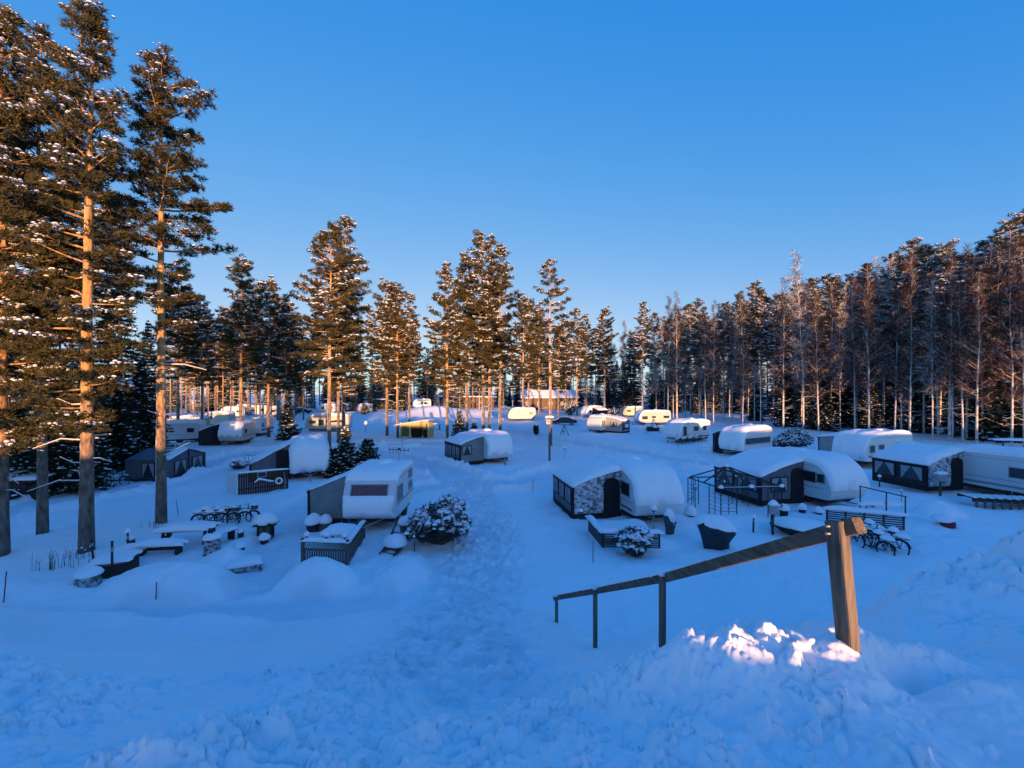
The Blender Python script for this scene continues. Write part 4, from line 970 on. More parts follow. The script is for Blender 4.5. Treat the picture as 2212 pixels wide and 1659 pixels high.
# --- right middle distance
c8 = caravan('white caravan showing its end, an awning with curtains on its right side', *P(1282, 937), -36, 4.6, 2.3, 2.5, 'white', right=[(.5, .95, 1.2, 1.85), (1.2, 1.6, 1.2, 1.85)], snow=.20, snow_front=False, stripe=('dark', 1.0, 1.1, (1,)))
awning('curtained awning with a snowy roof right of the caravan showing its end', c8, 1, -.5, 2.1, 2.7, 2.45, 1.85, wall='lgrey', endw='lgrey', outer='lgrey', snow=.16, nwin=4, winz=(.6, 1.5), endwin=(.8, 1.7, 1.0, 1.6), door=False, lip=0)
caravan('cream caravan with sunlit sides behind the curtained awning', *P(1376, 919), -76, 6.4, 2.35, 2.55, 'cream', right=[(.4, 1.5, 1.1, 1.65), (2.4, 3.2, 1.3, 1.65), (4.8, 6.0, 1.25, 1.7)], snow=.22)
c9 = caravan('far caravan with a dark awning behind the snowy bush', *P(1262, 903), -60, 4.8, 2.3, 2.5, 'white', right=[(.6, 1.2, 1.2, 1.8)], snow=.26)
awning('far dark-walled awning beside the snowy bush', c9, 1, -.9, 1.9, 2.2, 2.4, 1.8, endw='dark', outer='dark', snow=.18, nwin=0)
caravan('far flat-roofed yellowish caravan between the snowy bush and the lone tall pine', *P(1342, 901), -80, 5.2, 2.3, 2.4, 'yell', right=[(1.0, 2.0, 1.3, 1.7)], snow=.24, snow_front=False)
caravan('white caravan with a dark side door behind a row of snowed-in bicycles', *P(1452, 955), -60, 5.8, 2.45, 2.5, 'white', right=[(2.5, 3.4, 1.35, 1.85), (4.3, 4.9, 1.35, 1.85), (.55, 1.15, .75, 1.9)], snow=.26, stripe=('blue', .55, .72, (1,)), sf0=-.1)
c10 = caravan('white caravan with one long black window band', *P(1578, 984), -59, 5.3, 2.45, 2.6, 'white', right=[(.5, 4.8, 1.15, 1.68)], snow=.24, stripe=('frame', .55, .62, (1,)), sf0=-.1)
awning('narrow dark awning at the left side of the caravan with the long window band', c10, -1, -1.9, .6, 1.2, 2.35, 1.9, endw='slat', outer='dark', snow=.2, nwin=0)
c11 = caravan('long white caravan with a red stripe in front of the birch wood', *P(1832, 1006), -66, 7.4, 2.5, 2.6, 'white', right=[(.7, 1.35, 1.2, 1.75), (2.0, 2.75, 1.4, 1.75), (5.4, 6.7, 1.2, 1.75), (4.8, 5.0, 1.2, 1.8)], snow=.24, stripe=('red', .80, .93, (1,)), sf0=-.1)
awning('low flat-roofed awning left of the red-striped caravan', c11, -1, -2.0, .8, 2.2, 2.3, 2.05, endw='lgrey', outer='dark', snow=.2, nwin=0, door=False)
# grey gabled tent at the left
def gable_tent():
    x0, y0 = P(363, 1036); t = thing('awning_tent', 'grey gabled awning tent with two white-curtained windows behind the tall straight pine', 'awning', (x0, y0, gz(x0 - 1, y0 + 1) - .03), R(2))
    D, L, ze, zr = 3.0, 3.9, 1.55, 2.12
    m = MB()
    for off in (0, .03):
        m.v += [(.06, -.08, ze - off), (.06, L / 2, zr - off), (.06, L + .08, ze - off), (-D, -.08, ze - off), (-D, L / 2, zr - off), (-D, L + .08, ze - off)]
    for o in (0, 6): m.f += [[o, o + 1, o + 4, o + 3], [o + 1, o + 2, o + 5, o + 4]]; m.mi += [0, 0]
    m.f += [[0, 1, 7, 6], [1, 2, 8, 7]]; m.mi += [0, 0]
    m.build('roof', M['grey'], t)
    s = MB(); blanket(s, [(-.08, ze), (L * .25, (ze + zr) / 2), (L / 2, zr), (L * .75, (ze + zr) / 2), (L + .08, ze)], -.9, .09, .07, lambda w, a, b: (w, a, b), 26, 10, 9, .1, .1, p=3); s.build('snow_cover', M['snow'], t, True)
    g = MB(); g.prism([(0, 0), (L, 0), (L, ze), (L / 2, zr - .01), (0, ze)], lambda a, b: (0, a, b), lambda a, b: (-.03, a, b)); gw = g.build('gable_wall', M['grey'], t)
    h = MB(); h.box((.02, L / 2, .14), (.05, L, .28)); h.box((.02, L / 2 + .1, zr / 2), (.05, .14, zr - .08)); h.box((.02, L - .1, ze / 2), (.05, .2, ze - .04)); h.beam((.02, 0, ze - .04), (.02, L / 2, zr - .05), .05, .1); h.beam((.02, L, ze - .04), (.02, L / 2, zr - .05), .05, .1); h.build('hem', M['navy'], gw)
    curtain_window(gw, (.05, 1.15, .86), (1, 0, 0), (0, 1, 0), 1.15, .95, 'glass', 'navy'); curtain_window(gw, (.05, 2.95, .90), (1, 0, 0), (0, 1, 0), 1.1, .95, 'glass', 'navy')
    w = MB(); cloth_wall(w, (-D, 0, 0), (0, 0, 0), (0, 0, ze - .02), (-D, 0, ze - .02), 8, .02, 3); sw = w.build('side_wall', M['grey'], t, True)
    hh = MB(); hh.box((-D / 2, -.03, .1), (D, .05, .2)); hh.build('hem', M['navy'], sw)
    curtain_window(sw, (-1.35, -.05, .82), (0, -1, 0), (1, 0, 0), .85, 1.0, 'glass', 'navy')
gable_tent()
# ------------------------------------------------------------------ handrail in the foreground
def handrail():
    tops = [(2.40, 3.18, 5.36), (2.10, 6.0, 3.78), (1.66, 8.57, 2.41), (1.165, 11.25, .99)]
    t = thing('handrail', 'weathered wooden handrail running down the slope at the right', 'handrail', (2.4, 3.18, 4.45))
    O = Vector(t.location)
    d = (Vector(tops[3]) - Vector(tops[0])).normalized()
    for i, p in enumerate(tops):
        x, y, z = p; zb = gz(x, y) - .5; m = MB(); wx, wy = (.082, .128) if i == 0 else (.07, .09)
        tilt = .085 if i == 0 else 0
        M0 = Matrix.Rotation(R(11), 3, 'Z') if i == 0 else Matrix.Rotation(R(8), 3, 'Z')
        vs_ = []
        for zz, k in ((zb, 0), (z - .05, 1), (z, 2)):
            for a, b in ((-1, -1), (1, -1), (1, 1), (-1, 1)):
                q = M0 @ Vector((a * wx / 2, b * wy / 2, 0)); vs_.append((x - O.x + q.x + tilt * (1 - (zz - 4.45) / .9 if i == 0 else 0), y - O.y + q.y, zz - O.z + (-.03 if k == 2 and b > 0 else 0)))
        fs_ = [[3, 2, 1, 0], [8, 9, 10, 11]]
        for l in (0, 4):
            for j in range(4): fs_.append([l + j, l + (j + 1) % 4, l + 4 + (j + 1) % 4, l + 4 + j])
        m.add(vs_, fs_); po = m.build('post', M['postwood'], t, bevel=.014)
        if i == 0: po['label'] = 'nearest post, its uphill face lit by the sun'
        else:
            s = MB(); q = Vector((x - O.x, y - O.y, z - O.z)); s.slab((q.x, q.y, q.z - .005), .12, .13, .035, R(8), 8, i); s.build('snow_cap', M['snow'], po, True)
    near = Vector((2.455, 2.82, 5.49)) ; near = Vector((2.36, 2.90, 5.37))
    rl = [near + Vector((.10, 0, 0)), Vector((2.445, 3.2, 5.27)), Vector((2.145, 6.0, 3.70)), Vector((1.71, 8.57, 2.33)), Vector((1.215, 11.25, .91)), Vector((1.15, 11.55, .74))]
    rl[0] = rl[1] - d * .17
    m = MB(); m.tube([p - O for p in rl[:1]] + [rl[0] - O + d * .01] + [p - O for p in rl[1:]], .001, 4)
    m = MB(); n = 24; vs_ = []; fs_ = []
    dd = d; sx = dd.cross(Vector((0, 0, 1))).normalized(); up = sx.cross(dd)
    for k, p in enumerate(rl):
        for j in range(n):
            a = 2 * math.pi * j / n + .3; e = 7; ca, sa = math.cos(a), math.sin(a); q = (abs(ca) ** e + abs(sa) ** e) ** (-1 / e)
            vs_.append((p - O + sx * ca * q * .042 + up * sa * q * .056)[:])
    for k in range(len(rl) - 1):
        for j in range(n): fs_.append([k * n + j, k * n + (j + 1) % n, (k + 1) * n + (j + 1) % n, (k + 1) * n + j])
    fs_ += [list(range(n)), list(range((len(rl) - 1) * n, len(rl) * n))]
    m.add(vs_, fs_); rail = m.build('rail', M['wood'], t, False)
    s = MB(); rnd = random.Random(3)
    for k in range(1, 5):
        a, b = rl[k], rl[min(k + 1, 5)]
        q0 = a.lerp(b, .0 if k > 1 else .62)
        pts = [q0.lerp(b, i / 8) - O + up * .066 for i in range(9)]
        s.tube([q_ - up * (.0 if k == 1 else .012) for q_ in pts], [(.010 + .012 * rnd.random()) if k == 1 else (.024 + .020 * rnd.random()) for _ in pts], 7, True)
    s.build('snow_line', M['snow'], rail, True)
    for k in (1, 2, 3):
        b = MB(); c = rl[k] - O - sx * .055 if (rl[k] - O - sx).x < (rl[k] - O + sx).x else rl[k] - O + sx * .055
        for dz in (-.025, .03): b.tube([c + Vector((-.012, 0, dz)), c + Vector((-.062 if k == 1 else -.03, 0, dz))], .011, 8)
        b.build('bolt', M['metal'], rail, True)
handrail()

# ------------------------------------------------------------------ things standing in the snow
def ground_at(u, v, it=3):
    x, y = P(u, v)
    for _ in range(it): x, y = P(u, v, gz(x, y))
    return x, y, gz(x, y)
def pole(label, u, v, vt, lean=0, m='dred', r=.014, name='snow_marker', cat='marker pole', cap=False, group=None):
    x, y, z = ground_at(u, v); h = (v - vt) * y / F * 1.02
    t = thing(name, label, cat, (x, y, z), 0, group)
    b = MB(); b.tube([(0, 0, -.3), (lean * h, 0, h)], [r, r], 7); b.build('pole', M[m], t, True)
    k = MB(); k.tube([(lean * h * .72, 0, h * .72), (lean * h * .84, 0, h * .84)], [r * 1.12] * 2, 7); k.build('band', M['frame'], t, True)
    if cap: c = MB(); c.dome((lean * h, 0, h), r * 3, r * 3, r * 4, 8); c.build('snow_cap', M['snow'], t, True)
    return t
pole('thin red marker pole leaning at the left edge of the photo', 6, 1283, 1218, .12)
pole('thin red marker pole stuck in the big left snow mound', 336, 1248, 1212, .06)
pole('thin marker pole right of the tall straight pine', 387, 1113, 1080, -.2)
pole('thin marker pole on the near side of the snow-plastered awning', 1151, 1066, 1035, .02)
pole('thin marker pole left of the slatted deck', 1281, 1216, 1168, .0)
pole('thin marker pole under the upper end of the handrail', 1829, 1192, 1142, .0, 'frame')
pole('stout dark stake by the electric box', 1645 - 18, 1150, 1118, .03, 'dwood', .04, 'stake', 'stake', True)
pole('short stake in front of the bulging caravan, near the curtained right awning', 1900, 1052, 1030, 0, 'dwood', .04, 'stake', 'stake', True)
pole('thin snow-capped rod right of the bulging caravan', 1947, 1097, 1060, 0, 'metal', .02, 'stake', 'stake', True)
pole('snow-capped stick below the snowy juniper bush', 896, 1192, 1160, -.05, 'dwood', .02, 'stake', 'stake', True)
pole('thin mast behind the near caravan', 869, 968, 944, 0, 'dwood', .02, 'stake', 'stake')
pole('marker pole in front of the caravan with the dark side door', 1464, 966, 938, 0, 'dwood', .02)
for i, (u, v, vt, ln, lb) in enumerate([(242, 1252, 1170, .0, 'dark post in front of the curved bench'), (204, 1222, 1165, -.12, 'dark post at the back left of the curved bench'), (278, 1200, 1150, -.05, 'dark post behind the curved bench with a snowy top')]):
    pole(lb, u, v, vt, ln, 'dwood', .035, 'wooden_post', 'post', i == 2)

def tuft(label, u, v, h, n, seed, name='dry_grass', cat='dry grass', spread=.5):
    x, y, z = ground_at(u, v); t = thing(name, label, cat, (x, y, z)); rnd = random.Random(seed); b = MB(); c = MB()
    for _ in range(n):
        px, py = rnd.gauss(0, spread), rnd.gauss(0, spread * .35); hh = h * rnd.uniform(.5, 1.1); lx = rnd.uniform(-.3, .3)
        b.tube([(px, py, -.2), (px + lx * hh * .4, py, hh * .6), (px + lx * hh, py + rnd.uniform(-.1, .1), hh)], [.007, .006, .003], 4, False)
        if rnd.random() < .5: c.dome((px + lx * hh, py, hh), .025, .025, .035, 6, .1, rnd.randint(0, 99))
    b.build('stalks', M['hay'], t); c.build('snow_tips', M['snow'], t, True)
tuft('frosted dry stalks in front of the thick-trunked pine', 125, 1228, .65, 26, 1, spread=.42)
tuft('frosted dry stalks at the foot of the thick-trunked pine', 175, 1205, .4, 14, 2, spread=.25)
tuft('dry twigs at the foot of the tall straight pine', 325, 1140, .35, 12, 3, spread=.35)
tuft('thin frosted twigs left of the row of leaning bicycles', 432, 1132, .55, 7, 4, spread=.2)

# curved bench, low table, picnic set
def curved_bench():
    x, y, z = ground_at(252, 1236); t = thing('curved_bench', 'dark curved wooden bench under thick snow beside the round stone pillar', 'bench', (x, y, z), R(20)); t.scale = (.74, .74, .85)
    r, n = .78, 20; arc = [(r * 1.05 * math.cos(a), r * .95 * math.sin(a)) for a in np.linspace(-math.pi * .98, math.pi * .08, n)]
    m = MB(); m.prism(arc + [(.35, .75), (-.5, .70)], lambda a, b: (a, b, .52), lambda a, b: (a, b, .60)); m.build('seat', M['dwood'], t, bevel=.01)
    m = MB(); q = [(a * .985, b * .985) for a, b in arc]
    vs_ = [(a, b, zz) for zz in (-.2, .50) for a, b in q] + [(a * .95, b * .95, zz) for zz in (-.2, .50) for a, b in q]
    fs_ = []
    for i in range(n - 1): fs_ += [[i, i + 1, n + i + 1, n + i], [2 * n + i, 2 * n + i + 1, 3 * n + i + 1, 3 * n + i], [n + i, n + i + 1, 3 * n + i + 1, 3 * n + i]]
    m.add(vs_, fs_); m.build('apron', M['dwood'], t)
    s = MB(); s.slab((-.05, -.02, .60), 1.58, 1.42, .16, 0, 18, 5, p=2.4); s.build('snow_cap', M['snow'], t, True)
curved_bench()
def pillar(label, u, v, r, h, snow, lamp=False, seed=0):
    x, y, z = ground_at(u, v); t = thing('stone_pillar', label, 'stone pillar', (x, y, z))
    m = MB(); m.lathe([(r, -.3), (r * 1.05, 0), (r, h * .35), (r * 1.03, h * .7), (r * .97, h)], n=18, jit=.12, seed=seed); m.build('column', M['stone'], t, True)
    s = MB(); s.dome((0, 0, h), r * 1.18, r * 1.18, snow, 18, .05, seed); s.build('snow_cap', M['snow'], t, True)
    return x, y, z + h + snow * .9
pillar('round stone pillar with a snow lid left of the curved bench', 190, 1262, .30, .28, .26, seed=1)
lx = pillar('tall stone pillar topped by a lantern right of the picnic table', 458, 1197, .27, .62, .22, seed=2)
def small_lantern(label, x, y, z, s=1.0, name='garden_lantern'):
    t = thing(name, label, 'lantern', (x, y, z)); m = MB(); m.box((0, 0, .09 * s), (.13 * s, .13 * s, .18 * s)); m.build('glass', M['glass'], t, bevel=.01)
    m = MB()
    for a in (-1, 1):
        for b in (-1, 1): m.box((a * .07 * s, b * .07 * s, .09 * s), (.02, .02, .2 * s))
    m.box((0, 0, .0), (.18 * s, .18 * s, .02)); m.box((0, 0, .195 * s), (.2 * s, .2 * s, .025)); m.build('frame', M['iron'], t)
    s_ = MB(); s_.dome((0, 0, .21 * s), .13 * s, .13 * s, .14 * s, 12); s_.build('snow_cap', M['snow'], t, True)
small_lantern('small lantern on top of the tall stone pillar', *lx, 1.0)
def on(u, v, h=0): x, y, z = ground_at(u, v); return x, y, z + h
small_lantern('low lantern with a snow hat in front of the picnic table bench', *on(520, 1160), 1.0)
small_lantern('lantern with a flat snow hat behind the low bench', *on(283, 1178), 1.2)
small_lantern('lantern half sunk behind the picnic table top', *on(383, 1146), 1.1)

def table_set():
    x, y, z = ground_at(382, 1185); t = thing('picnic_table', 'dark picnic table with a thick snow cushion beside the tall straight pine', 'table', (x, y, z), R(10))
    m = MB(); m.box((.1, .55, .62), (2.0, .85, .06)); m.build('top', M['dwood'], t, bevel=.01)
    for sx in (-.7, .8):
        m = MB(); m.beam((sx, .25, -.1), (sx, .45, .60), .08, .10); m.beam((sx, .85, -.1), (sx, .68, .60), .08, .10); m.beam((sx, .2, .3), (sx, .95, .3), .06, .10); m.build('leg', M['dwood'], t)
    s = MB(); s.slab((.1, .55, .65), 2.06, .92, .17, 0, 16, 3); s.build('snow_cap', M['snow'], t, True)
    b = thing('bench', 'dark low bench under a thick snow cushion in front of the picnic table', 'bench', (x - .05, y - .62, z), R(8))
    m = MB(); m.box((-.1, 0, .38), (1.75, .42, .055)); m.build('seat', M['dwood'], b, bevel=.01)
    for sx in (-.75, .55):
        m = MB(); m.box((sx, 0, .12), (.09, .34, .50)); m.build('leg', M['dwood'], b)
    m = MB(); m.beam((-.75, 0, .22), (.55, 0, .22), .06, .10); m.build('stretcher', M['dwood'], b)
    s = MB(); s.slab((-.1, 0, .405), 1.82, .50, .16, 0, 16, 4); s.build('snow_cap', M['snow'], b, True)
    b2 = thing('bench', 'dark bench with snow at the right end of the picnic table', 'bench', (x + 1.35, y + .72, z), R(75))
    m = MB(); m.box((0, 0, .42), (1.0, .36, .055)); m.build('seat', M['dwood'], b2)
    for sx in (-.35, .35):
        m = MB(); m.box((sx, 0, .16), (.08, .3, .5)); m.build('leg', M['dwood'], b2)
    s = MB(); s.slab((0, 0, .445), 1.03, .40, .10, 0, 12, 6); s.build('snow_cap', M['snow'], b2, True)
    x, y, z = ground_at(283, 1204); b3 = thing('low_bench', 'low dark bench half lost in snow between curved bench and picnic table', 'bench', (x, y, z), R(25))
    m = MB(); m.box((0, 0, .30), (.95, .5, .06)); m.build('seat', M['dwood'], b3)
    for sx in (-.38, .38):
        m = MB(); m.box((sx, 0, .1), (.07, .42, .38)); m.build('leg', M['dwood'], b3)
    s = MB(); s.slab((0, 0, .33), 1.0, .56, .14, 0, 12, 8); s.build('snow_cap', M['snow'], b3, True)
table_set()
def play_house():
    x, y, z = ground_at(574, 1164); t = thing('lantern_house', 'little glazed lantern house under a tall snow hat', 'lantern house', (x, y, z), R(15))
    m = MB()
    for a in (-.26, .26):
        for b in (-.2, .2): m.box((a, b, .25), (.05, .05, .80))
    m.box((0, 0, .12), (.56, .44, .10)); m.build('corner_posts', M['dark'], t)
    m = MB(); m.box((0, 0, .42), (.47, .36, .48)); m.build('glazing', M['glass'], t)
    m = MB(); m.box((-.12, -.19, .4), (.16, .02, .36)); m.box((.12, -.19, .4), (.16, .02, .36)); m.build('shutter', M['lgreen'], t)
    m = MB(); m.prism([(-.46, .64), (.46, .64), (.0, .86)], lambda a, b: (a, -.36, b), lambda a, b: (a, .36, b)); m.build('roof', M['dwood'], t)
    s = MB(); s.dome((0, 0, .72), .50, .42, .42, 20, .05, 4); s.build('snow_cap', M['snow'], t, True)
play_house()
def pot(label, u, v, r, h, snow, m='dark', seed=0, sq=False, name='plant_pot', cat='plant pot'):
    x, y, z = ground_at(u, v); t = thing(name, label, cat, (x, y, z)); b = MB()
    if sq: b.box((0, 0, h / 2 - .1), (r * 1.7, r * 1.7, h + .2)); b.build('pot', M[m], t, bevel=.02)
    else: b.lathe([(r * .7, -.2), (r * .78, 0), (r * .95, h * .8), (r * 1.04, h * .82), (r * 1.04, h)], n=18); b.build('pot', M[m], t, True)
    s = MB(); s.dome((0, 0, h), r * 1.22, r * 1.22, snow, 18, .07, seed); s.build('snow_cap', M['snow'], t, True)
pot('footed bowl heaped with snow in front of the little lantern house', 571, 1173, .19, .18, .24, 'dark', 1)
pot('round dark pot under a big snow dome left of the near caravan', 676, 1147, .30, .36, .40, 'dark', 2)
pot('square grey planter under a snow dome beside the round dark pot', 703, 1144, .24, .36, .34, 'gwood', 3, True)
pot('green barrel with a tall snow cap between the near caravan and the juniper', 878, 1157, .30, .55, .34, 'bgreen', 4, name='barrel', cat='barrel')
pot('low pot sunk in snow in front of the stone pillar', 519, 1183, .20, .06, .16, 'dark', 5)
pot('round snow-heaped pot at the foot of the pergola corner', 1491, 1113, .27, .10, .42, 'dark', 6)
pot('snow-capped pot right of the pergola door frame', 1693, 1115, .22, .35, .30, 'dark', 7)
pot('snow-capped pot under the side of the bulging caravan', 1733, 1107, .18, .2, .28, 'dark', 8)
pot('small snow-capped tub in front of the bulging caravan', 1768, 1110, .2, .12, .26, 'dark', 9)
x, y, z = ground_at(535, 1214); t = thing('planter_box', 'corner of a stone planter box poking out of the left snow mound', 'planter', (x, y, z), R(30))
m = MB(); m.box((0, 0, .05), (.9, .5, .42)); m.build('box', M['stone'], t, bevel=.02); s = MB(); s.slab((-.1, .05, .26), 1.1, .65, .16, 0, 12, 2); s.build('snow_cap', M['snow'], t, True)

def lattice_fence():
    p0 = Vector((*P(654, 1222), 0)); p1 = Vector((*P(751, 1226), 0)); p2 = Vector((*P(786, 1172), 0))
    z = min(gz(p1.x, p1.y), .15)
    t = thing('lattice_fence', 'grey wooden fence with a lattice top band, fencing the near caravan yard', 'fence', (p1.x, p1.y, z)); h = .80
    for a, b in ((p0 - p1, Vector((0, 0, 0))), (Vector((0, 0, 0)), p2 - p1)):
        L = (b - a).length; d = (b - a) / L; m = MB()
        for zz in (.10, h - .30, h): m.beam(a + Vector((0, 0, zz)), b + Vector((0, 0, zz)), .05, .055)
        n = int(L / .085)
        for i in range(1, n):
            q = a + d * (L * i / n); m.box(q + Vector((0, 0, .27)), (.045, .045, .50))
        o = m.build('panel', M['gwood'], t)
        k = MB(); n = int(L / .075)
        for i in range(n):
            q = a + d * (L * (i + .5) / n); e = min(.14, L * .5)
            k.beam(q - d * .07 + Vector((0, 0, h - .27)), q + d * .07 + Vector((0, 0, h - .03)), .015, .02)
            k.beam(q + d * .07 + Vector((0, 0, h - .27)), q - d * .07 + Vector((0, 0, h - .03)), .012, .02)
        k.build('lattice', M['gwood'], o)
    for q in (p0 - p1, Vector((0, 0, 0)), p2 - p1):
        m = MB(); m.box(q + Vector((0, 0, h / 2 - .05)), (.10, .10, h + .3)); m.build('post', M['gwood'], t, bevel=.01)
    s = MB()
    c = (p0 + p1) / 2 - p1; s.slab((c.x, c.y + .05, h + .02), (p1 - p0).length + .1, .22, .10, math.atan2((p1 - p0).y, (p1 - p0).x), 16, 5)
    c = (p2) / 2 - p1 / 2; s.slab((c.x, c.y, h + .02), (p2 - p1).length, .16, .09, math.atan2((p2 - p1).y, (p2 - p1).x), 16, 6)
    s.build('snow_line', M['snow'], t, True)
    for i, f in enumerate((.08, .52, .93)):
        q = p0.lerp(p1, f); small = thing('garden_lamp', ['leftmost of the three snow-balled lamps on the lattice fence', 'middle one of the three snow-balled lamps on the lattice fence', 'rightmost of the three snow-balled lamps on the lattice fence'][i], 'garden lamp', (q.x, q.y + .03, z + h + .10))
        m = MB(); m.lathe([(.015, -.08), (.02, 0), (.075, .10)], n=12); m.build('shade', M['iron'], small, True); s = MB(); s.dome((0, 0, .13), .10, .10, .12, 12, .04, i, .6); s.build('snow_ball', M['snow'], small, True)
lattice_fence()
x, y, z = ground_at(716, 1186); t = thing('garden_table', 'garden table lost under snow behind the lattice fence', 'table', (x, y + .9, z))
m = MB(); m.box((0, 0, .55), (1.2, 1.0, .05)); m.build('top', M['gwood'], t)
for a in (-.5, .5):
    for b in (-.4, .4):
        m = MB(); m.box((a, b, .25), (.06, .06, .6)); m.build('leg', M['gwood'], t)
s = MB(); s.slab((0, 0, .575), 1.3, 1.1, .22, 0, 14, 11, p=3); s.build('snow_cap', M['snow'], t, True)
# wheelbarrow by the near caravan, shovel
x, y, z = ground_at(850, 1190); t = thing('wheelbarrow', 'snow-filled wheelbarrow with curved black handles right of the near caravan', 'wheelbarrow', (x, y, z), R(-20))
m = MB(); m.add([(-.38, -.25, .02), (.38, -.25, .02), (.45, .55, .55), (-.45, .55, .55), (-.30, -.2, -.1), (.30, -.2, -.1), (.32, .5, .25), (-.32, .5, .25)], [[4, 5, 6, 7], [0, 1, 5, 4], [1, 2, 6, 5], [2, 3, 7, 6], [3, 0, 4, 7]]); m.build('tray', M['metal'], t)
for s_ in (-1, 1):
    m = MB(); m.tube([(s_ * .32, -.45, 0), (s_ * .30, -.1, .12), (s_ * .38, .35, .45), (s_ * .36, .7, .85), (s_ * .30, .78, 1.05)], .028, 8); m.build('handle', M['rubber'], t, True)
s = MB(); s.dome((0, .12, .25), .46, .5, .38, 18, .1, 3); s.build('snow_heap', M['snow'], t, True)
x, y, z = ground_at(737, 1150); t = thing('shovel', 'shovel standing upright at the front left corner of the near caravan', 'shovel', (x, y, z))
m = MB(); m.tube([(0, 0, .1), (.04, .02, .95)], .02, 8); m.build('shaft', M['wood'], t, True); m = MB(); m.torus((.045, .02, 1.02), .07, .016, 'y', 14); m.build('grip', M['iron'], t, True); m = MB(); m.box((0, 0, 0), (.28, .03, .4)); m.build('blade', M['iron'], t, bevel=.01)

# antenna on the near caravan's roof
t = thing('roof_antenna', 'comb-like antenna on the roof of the near caravan', 'antenna', (-5.72, 21.7, 2.45))
m = MB(); m.tube([(0, 0, 0), (0, 0, 1.0)], .018, 8); m.build('mast', M['metal'], t)
m = MB(); m.beam((-.55, .1, .92), (.55, -.1, .88), .03, .03)
for i in range(6):
    q = -.5 + i * .2; m.box((q, -q * .18, .9 - q * .04), (.018, .018, .34 - .02 * i)); 
m.box((.02, 0, .96), (.1, .06, .1)); m.build('elements', M['iron'], t)

# juniper bush heaped with snow
def juniper(label, u, v, rad, h, n, seed, name='juniper_bush', cat='bush', snow=.75):
    x, y, z = ground_at(u, v); t = thing(name, label, cat, (x, y, z)); rnd = random.Random(seed); rs = np.random.RandomState(seed); st = MB(); fr = MB(); PAD = []; SN = []
    for i in range(n):
        a = rnd.random() * 6.28; q = math.sqrt(rnd.random()); lob = 1 + .30 * math.sin(2 * a + seed) + .22 * math.sin(3 * a + 2.1 * seed); bx, by = .3 * rad * q * math.cos(a), .3 * rad * q * math.sin(a)
        L = h * (1.05 - .45 * q) * rnd.uniform(.75, 1.1); out = rad * q
        q = max(q, .25) if i % 3 else 1.0; L = h * (1.08 - .30 * q) * rnd.uniform(.45 if i % 2 else .8, 1.08); L *= .62 + .38 * lob; out = rad * q * (1.0 if L > .6 * h else 1.08) * (.55 + .45 * lob)
        pts = [(bx, by, 0), (bx + out * .5 * math.cos(a), by + out * .5 * math.sin(a), L * .62), (bx + out * .82 * math.cos(a), by + out * .82 * math.sin(a), L * .96), (bx + out * 1.02 * math.cos(a), by + out * 1.02 * math.sin(a), L * .80)]
        st.tube(pts, [.02, .015, .01, .006], 4, False)
        if rnd.random() < snow * .8 and L > .35 * h: fr.tube([Vector(pts[1]).lerp(Vector(pts[2]), .4) + Vector((0, 0, .03)), Vector(pts[2]) + Vector((0, 0, .05)), Vector(pts[2]).lerp(Vector(pts[3]), .6) + Vector((0, 0, .05)), Vector(pts[3]) + Vector((math.cos(a) * .06, math.sin(a) * .06, -.04))], [.02, .045 + .03 * rnd.random(), .05 + .03 * rnd.random(), .012], 6)
        for k in range(9):
            f = .15 + .85 * rnd.random(); g_ = f * 3; j = min(int(g_), 2); p = Vector(pts[j]).lerp(Vector(pts[j + 1]), g_ - j)
            PAD.append((p.x, p.y, p.z, math.cos(a), math.sin(a)))
            if f > .38 and rnd.random() < snow * (.35 + .65 * (math.sin(5 * a + 3 * q * 4 + seed) > -.2)): SN.append((p.x + rnd.uniform(-.05, .05), p.y + rnd.uniform(-.05, .05), p.z + .06))
    st.build('stems', M['deadwood'], t)
    if fr.v: fr.build('snow_fronds', M['rime'], t, True)
    PAD = np.array(PAD); tb = TB(); c = np.repeat(PAD[:, :3], 6, 0) + rs.normal(size=(len(PAD) * 6, 3)) * .05
    ax = nrm(np.repeat(np.stack([PAD[:, 3] * .6, PAD[:, 4] * .6, np.full(len(PAD), .25)], -1), 6, 0) + rs.normal(size=(len(c), 3)) * .4)
    blades(tb, c, ax, 5, .16, .016, .5, rs, 0)
    SN = np.array(SN); SN = np.concatenate([SN, SN + rs.normal(size=SN.shape) * np.array([.09, .09, .05])]); blobs(tb, SN, .04 + .12 * rs.rand(len(SN)) ** 1.4, rs, 1, .5)
    meshobj('foliage', tb.mesh('juniper_foliage', [M['thuja'], M['rime']]), t)
juniper('broad juniper bush weighed down with snow right of the near caravan', 950, 1172, 1.0, 1.6, 230, 5)
juniper('small thuja plastered with snow in front of the slatted deck', 1371, 1198, .40, 1.0, 90, 6, 'thuja_bush', 'bush', .9)
juniper('snow-covered bush behind the long-windowed caravan, left one', 1692, 972, 1.2, 1.5, 60, 7, 'juniper_bush', 'bush', .9)
juniper('snow-covered bush beside the flat-roofed awning, right one', 1722, 968, 1.1, 2.0, 60, 8, 'juniper_bush', 'bush', .85)
juniper('frosted bush in front of the far dark-walled awning', 1318, 900, 2.3, 2.4, 70, 9, 'juniper_bush', 'bush', .95)
juniper('tall frosted bush left of the far dark-walled awning', 1232, 897, 1.9, 3.6, 80, 10, 'juniper_bush', 'bush', .95)

